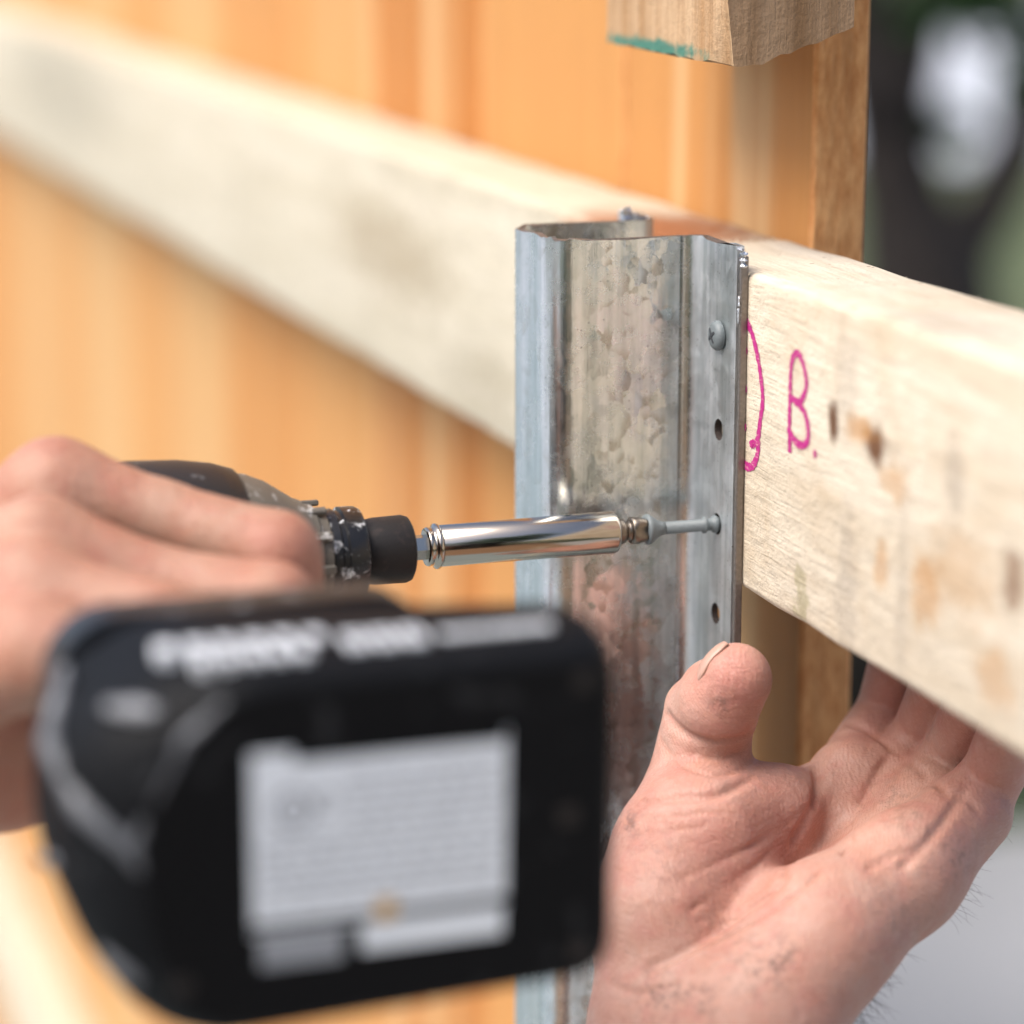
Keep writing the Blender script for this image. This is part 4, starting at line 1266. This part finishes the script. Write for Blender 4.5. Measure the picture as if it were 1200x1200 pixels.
def attr(me, name, vals):
    a = me.attributes.new(name, 'FLOAT', 'POINT')
    a.data.foreach_set('value', np.ascontiguousarray(np.clip(vals, 0, 1), dtype=np.float32))

def seg_dist(V, a, b):
    a, b = np.array(a, float), np.array(b, float)
    d = b - a
    t = np.clip(((V - a) @ d) / (d @ d + 1e-9), 0, 1)
    return np.linalg.norm(V - a - t[:, None] * d, axis=1)

def hand_matrix(o):
    return Matrix(((U_AX.x, V_AX.x, W_AX.x, o.x), (U_AX.y, V_AX.y, W_AX.y, o.y), (U_AX.z, V_AX.z, W_AX.z, o.z), (0, 0, 0, 1)))

M_SKIN = skin_mat('skin', (0.455, 0.285, 0.228), (0.42, 0.165, 0.135))
M_SKIN2 = skin_mat('tanned_skin', (0.38, 0.222, 0.152), (0.35, 0.125, 0.085))
M_NAIL = plain('nail', (0.44, 0.265, 0.205), 0.35, var=0.08)
M_HAIR = plain('arm_hair', (0.035, 0.022, 0.015), 0.5)

person = empty('person', (-0.35, -0.35, 0.0), 'bare hands: one drives the screw, the other steadies post and rail', 'person')

# ---- the steadying hand: palm towards the viewer, thumb up the post, fingers hooked behind the rail
HV = 0.8
lo, n_, G = build_sdf(PALM, HV)
def surf_w(u, v):
    """height of the viewer-facing skin above a point of the u,v plane"""
    i, j = int(round((u - lo[0]) / HV)), int(round((v - lo[1]) / HV))
    if not (0 <= i < n_[0] and 0 <= j < n_[1]):
        return None
    colm = np.nonzero(G[i, j, :] < 0)[0]
    if len(colm) == 0:
        return None
    q = colm[-1]
    g0, g1 = float(G[i, j, q]), float(G[i, j, q + 1])
    return lo[2] + (q + g0 / (g0 - g1)) * HV
def curve2(pts, per=10):
    out = []
    m = len(pts)
    for i in range(m - 1):
        p0, p1, p2, p3 = pts[max(i - 1, 0)], pts[i], pts[i + 1], pts[min(i + 2, m - 1)]
        for q in range(per):
            u = q / per
            out.append(tuple(0.5 * (2 * p1[c] + (p2[c] - p0[c]) * u + (2 * p0[c] - 5 * p1[c] + 4 * p2[c] - p3[c]) * u * u + (3 * p1[c] - p0[c] - 3 * p2[c] + p3[c]) * u ** 3) for c in range(2)))
    return out + [tuple(pts[-1])]
lines = []
for pts, r, k in PALM_CREASES:
    P3 = []
    for (u, v) in curve2(pts):
        w = surf_w(u, v)
        if w is not None:
            P3.append([u, v, w])
    ws = [p[2] for p in P3]
    for q in range(len(P3)):
        win = ws[max(0, q - 3):q + 4]
        P3[q][2] = sum(win) / len(win) + 0.15
    lines.append(([tuple(p) for p in P3], r, k))
for P3, r, k in lines:
    for qq, (a, b) in enumerate(zip(P3, P3[1:])):
        if abs(a[2] - b[2]) < 4:
            e = min(qq, len(P3) - 2 - qq) / (0.25 * len(P3) + 1e-6)     # creases run out shallow at both ends
            off = (1 - min(1.0, e)) * (r + 0.3)
            carve_sdf(lo, n_, G, HV, (a[0], a[1], a[2] + off), (b[0], b[1], b[2] + off), r, k)
V, F_ = surface_nets(lo, HV, G)
V = relax(V, F_, 2, 0.5)
pal = np_mesh('hand', V * 0.001, F_)
cr = np.zeros(len(V))
for P3, r, k in lines:
    for a, b in zip(P3, P3[1:]):
        cr = np.maximum(cr, np.exp(-(seg_dist(V, a, b) / (0.55 + 0.35 * r)) ** 2) * min(1, 0.45 + 0.5 * r))
attr(pal, 'crease', cr)
fl = np.zeros(len(V))
for (c, s, m) in PALM_FLUSH:
    fl += m * np.exp(-(np.linalg.norm(V - np.array(c), axis=1) / s) ** 2)
attr(pal, 'flush', fl)
gr = np.zeros(len(V))
for (c, s, m) in PALM_GRIME:
    gr += m * np.exp(-(np.linalg.norm((V - np.array(c))[:, :2], axis=1) / s) ** 2)
attr(pal, 'grime', gr)
hand1 = link('hand', pal, M_SKIN, smooth=True)
hand1.matrix_world = hand_matrix(PALM_O)
hand1['label'] = 'open palm with thumb against the post and fingers behind the rail'
adopt(person, hand1)

# thumb nail seen edge-on at the back of the tip
def nail(c, out, up, r, hw, hl):
    """thin curved plate lying on a fingertip of radius r round c, facing out, its length along up"""
    out = out.normalized()
    up = (up - out * up.dot(out)).normalized()
    right = up.cross(out)
    vs, fs = [], []
    nx, ny = 10, 10
    for lay in (0, 1):
        for j in range(ny + 1):
            for i in range(nx + 1):
                b = (j / ny - 0.5) * 2
                a = (i / nx - 0.5) * 2 * (1 - 0.25 * max(0, abs(b) - 0.55) / 0.45)
                x, y = a * hw, b * hl
                rr = r - 0.35 + lay * 0.55
                vs.append(c + right * x + up * y + out * math.sqrt(max(rr * rr - x * x - y * y * 0.75, 1)))
    m = (nx + 1) * (ny + 1)
    for j in range(ny):
        for i in range(nx):
            a = j * (nx + 1) + i
            fs.append((a + m, a + m + 1, a + m + nx + 2, a + m + nx + 1))
            fs.append((a, a + nx + 1, a + nx + 2, a + 1))
    rim = [i for i in range(nx + 1)] + [(j + 1) * (nx + 1) - 1 for j in range(1, ny + 1)] + [ny * (nx + 1) + i for i in range(nx - 1, -1, -1)] + [j * (nx + 1) for j in range(ny - 1, 0, -1)]
    for q in range(len(rim)):
        a, b = rim[q], rim[(q + 1) % len(rim)]
        fs.append((a, b, b + m, a + m))
    return mesh('thumbnail', [v * 0.001 for v in vs], fs)
o = link('thumbnail', nail(Vector(NAIL[0]), Vector(NAIL[1]), Vector(NAIL[2]), 10.28, 6.0, 6.4), M_NAIL, hand1, smooth=True)

# hair along the outer edge of the wrist
rh = random.Random(8)
hs = []
edge = []
for (u, v, s) in HAIR:
    i0 = int((u - lo[0]) / HV)
    j0 = int((v - lo[1]) / HV)
    if not (0 <= j0 < n_[1]):
        continue
    colu = np.argwhere(G[:, j0, :] < 0)
    if len(colu) == 0:
        continue
    im = colu[colu[:, 0].argmax()]
    for _ in range(s):
        dj = rh.uniform(-5, 5)
        p = Vector((lo[0] + im[0] * HV - 0.6, v + dj, lo[2] + im[1] * HV + rh.uniform(-6, 5)))
        p.x += dj * 0.75
        d = Vector((rh.uniform(0.5, 1.0), rh.uniform(-0.5, 0.25), rh.uniform(-0.4, 0.5))).normalized()
        cu = Vector((rh.uniform(-0.6, 0.6), rh.uniform(-1, 0.2), rh.uniform(-0.5, 0.5)))
        Ln = rh.uniform(2.5, 7)
        pts = [(p + d * Ln * t + cu * Ln * 0.9 * t * t) * 0.001 for t in (-0.25, 0.15, 0.4, 0.7, 1.0)]
        hs.append(tube('h', pts, [0.00004, 0.00004, 0.000035, 0.00003, 0.000015], 4))
o = link('arm_hair', join_meshes('arm_hair', hs), M_HAIR, hand1, kind='stuff')

# ---- the driving hand round the handle
lo2, n2, G2 = build_sdf(GRIP, 1.3)
V2, F2 = surface_nets(lo2, 1.3, G2)
V2 = relax(V2, F2, 3, 0.5)
gm_ = np_mesh('hand', V2 * 0.001, F2)
fl = np.zeros(len(V2))
for (c, s, m) in GRIP_FLUSH:
    fl += m * np.exp(-(np.linalg.norm(V2 - np.array(c), axis=1) / s) ** 2)
attr(gm_, 'flush', fl)
grip_shade = np.zeros(len(V2))                   # shade between the fingers and over the knuckles, painted as darker skin
for a, b, s in GRIP_FOLD_SHADE:
    grip_shade = np.maximum(grip_shade, 0.8 * np.exp(-(seg_dist(V2, a, b) / s) ** 2))
attr(gm_, 'crease', grip_shade)
attr(gm_, 'grime', np.zeros(len(V2)))
hand2 = link('hand', gm_, M_SKIN2, smooth=True)
hand2.matrix_world = hand_matrix(GRIP_O)
hand2['label'] = 'back of a fist wrapped round the driver handle'
adopt(person, hand2)
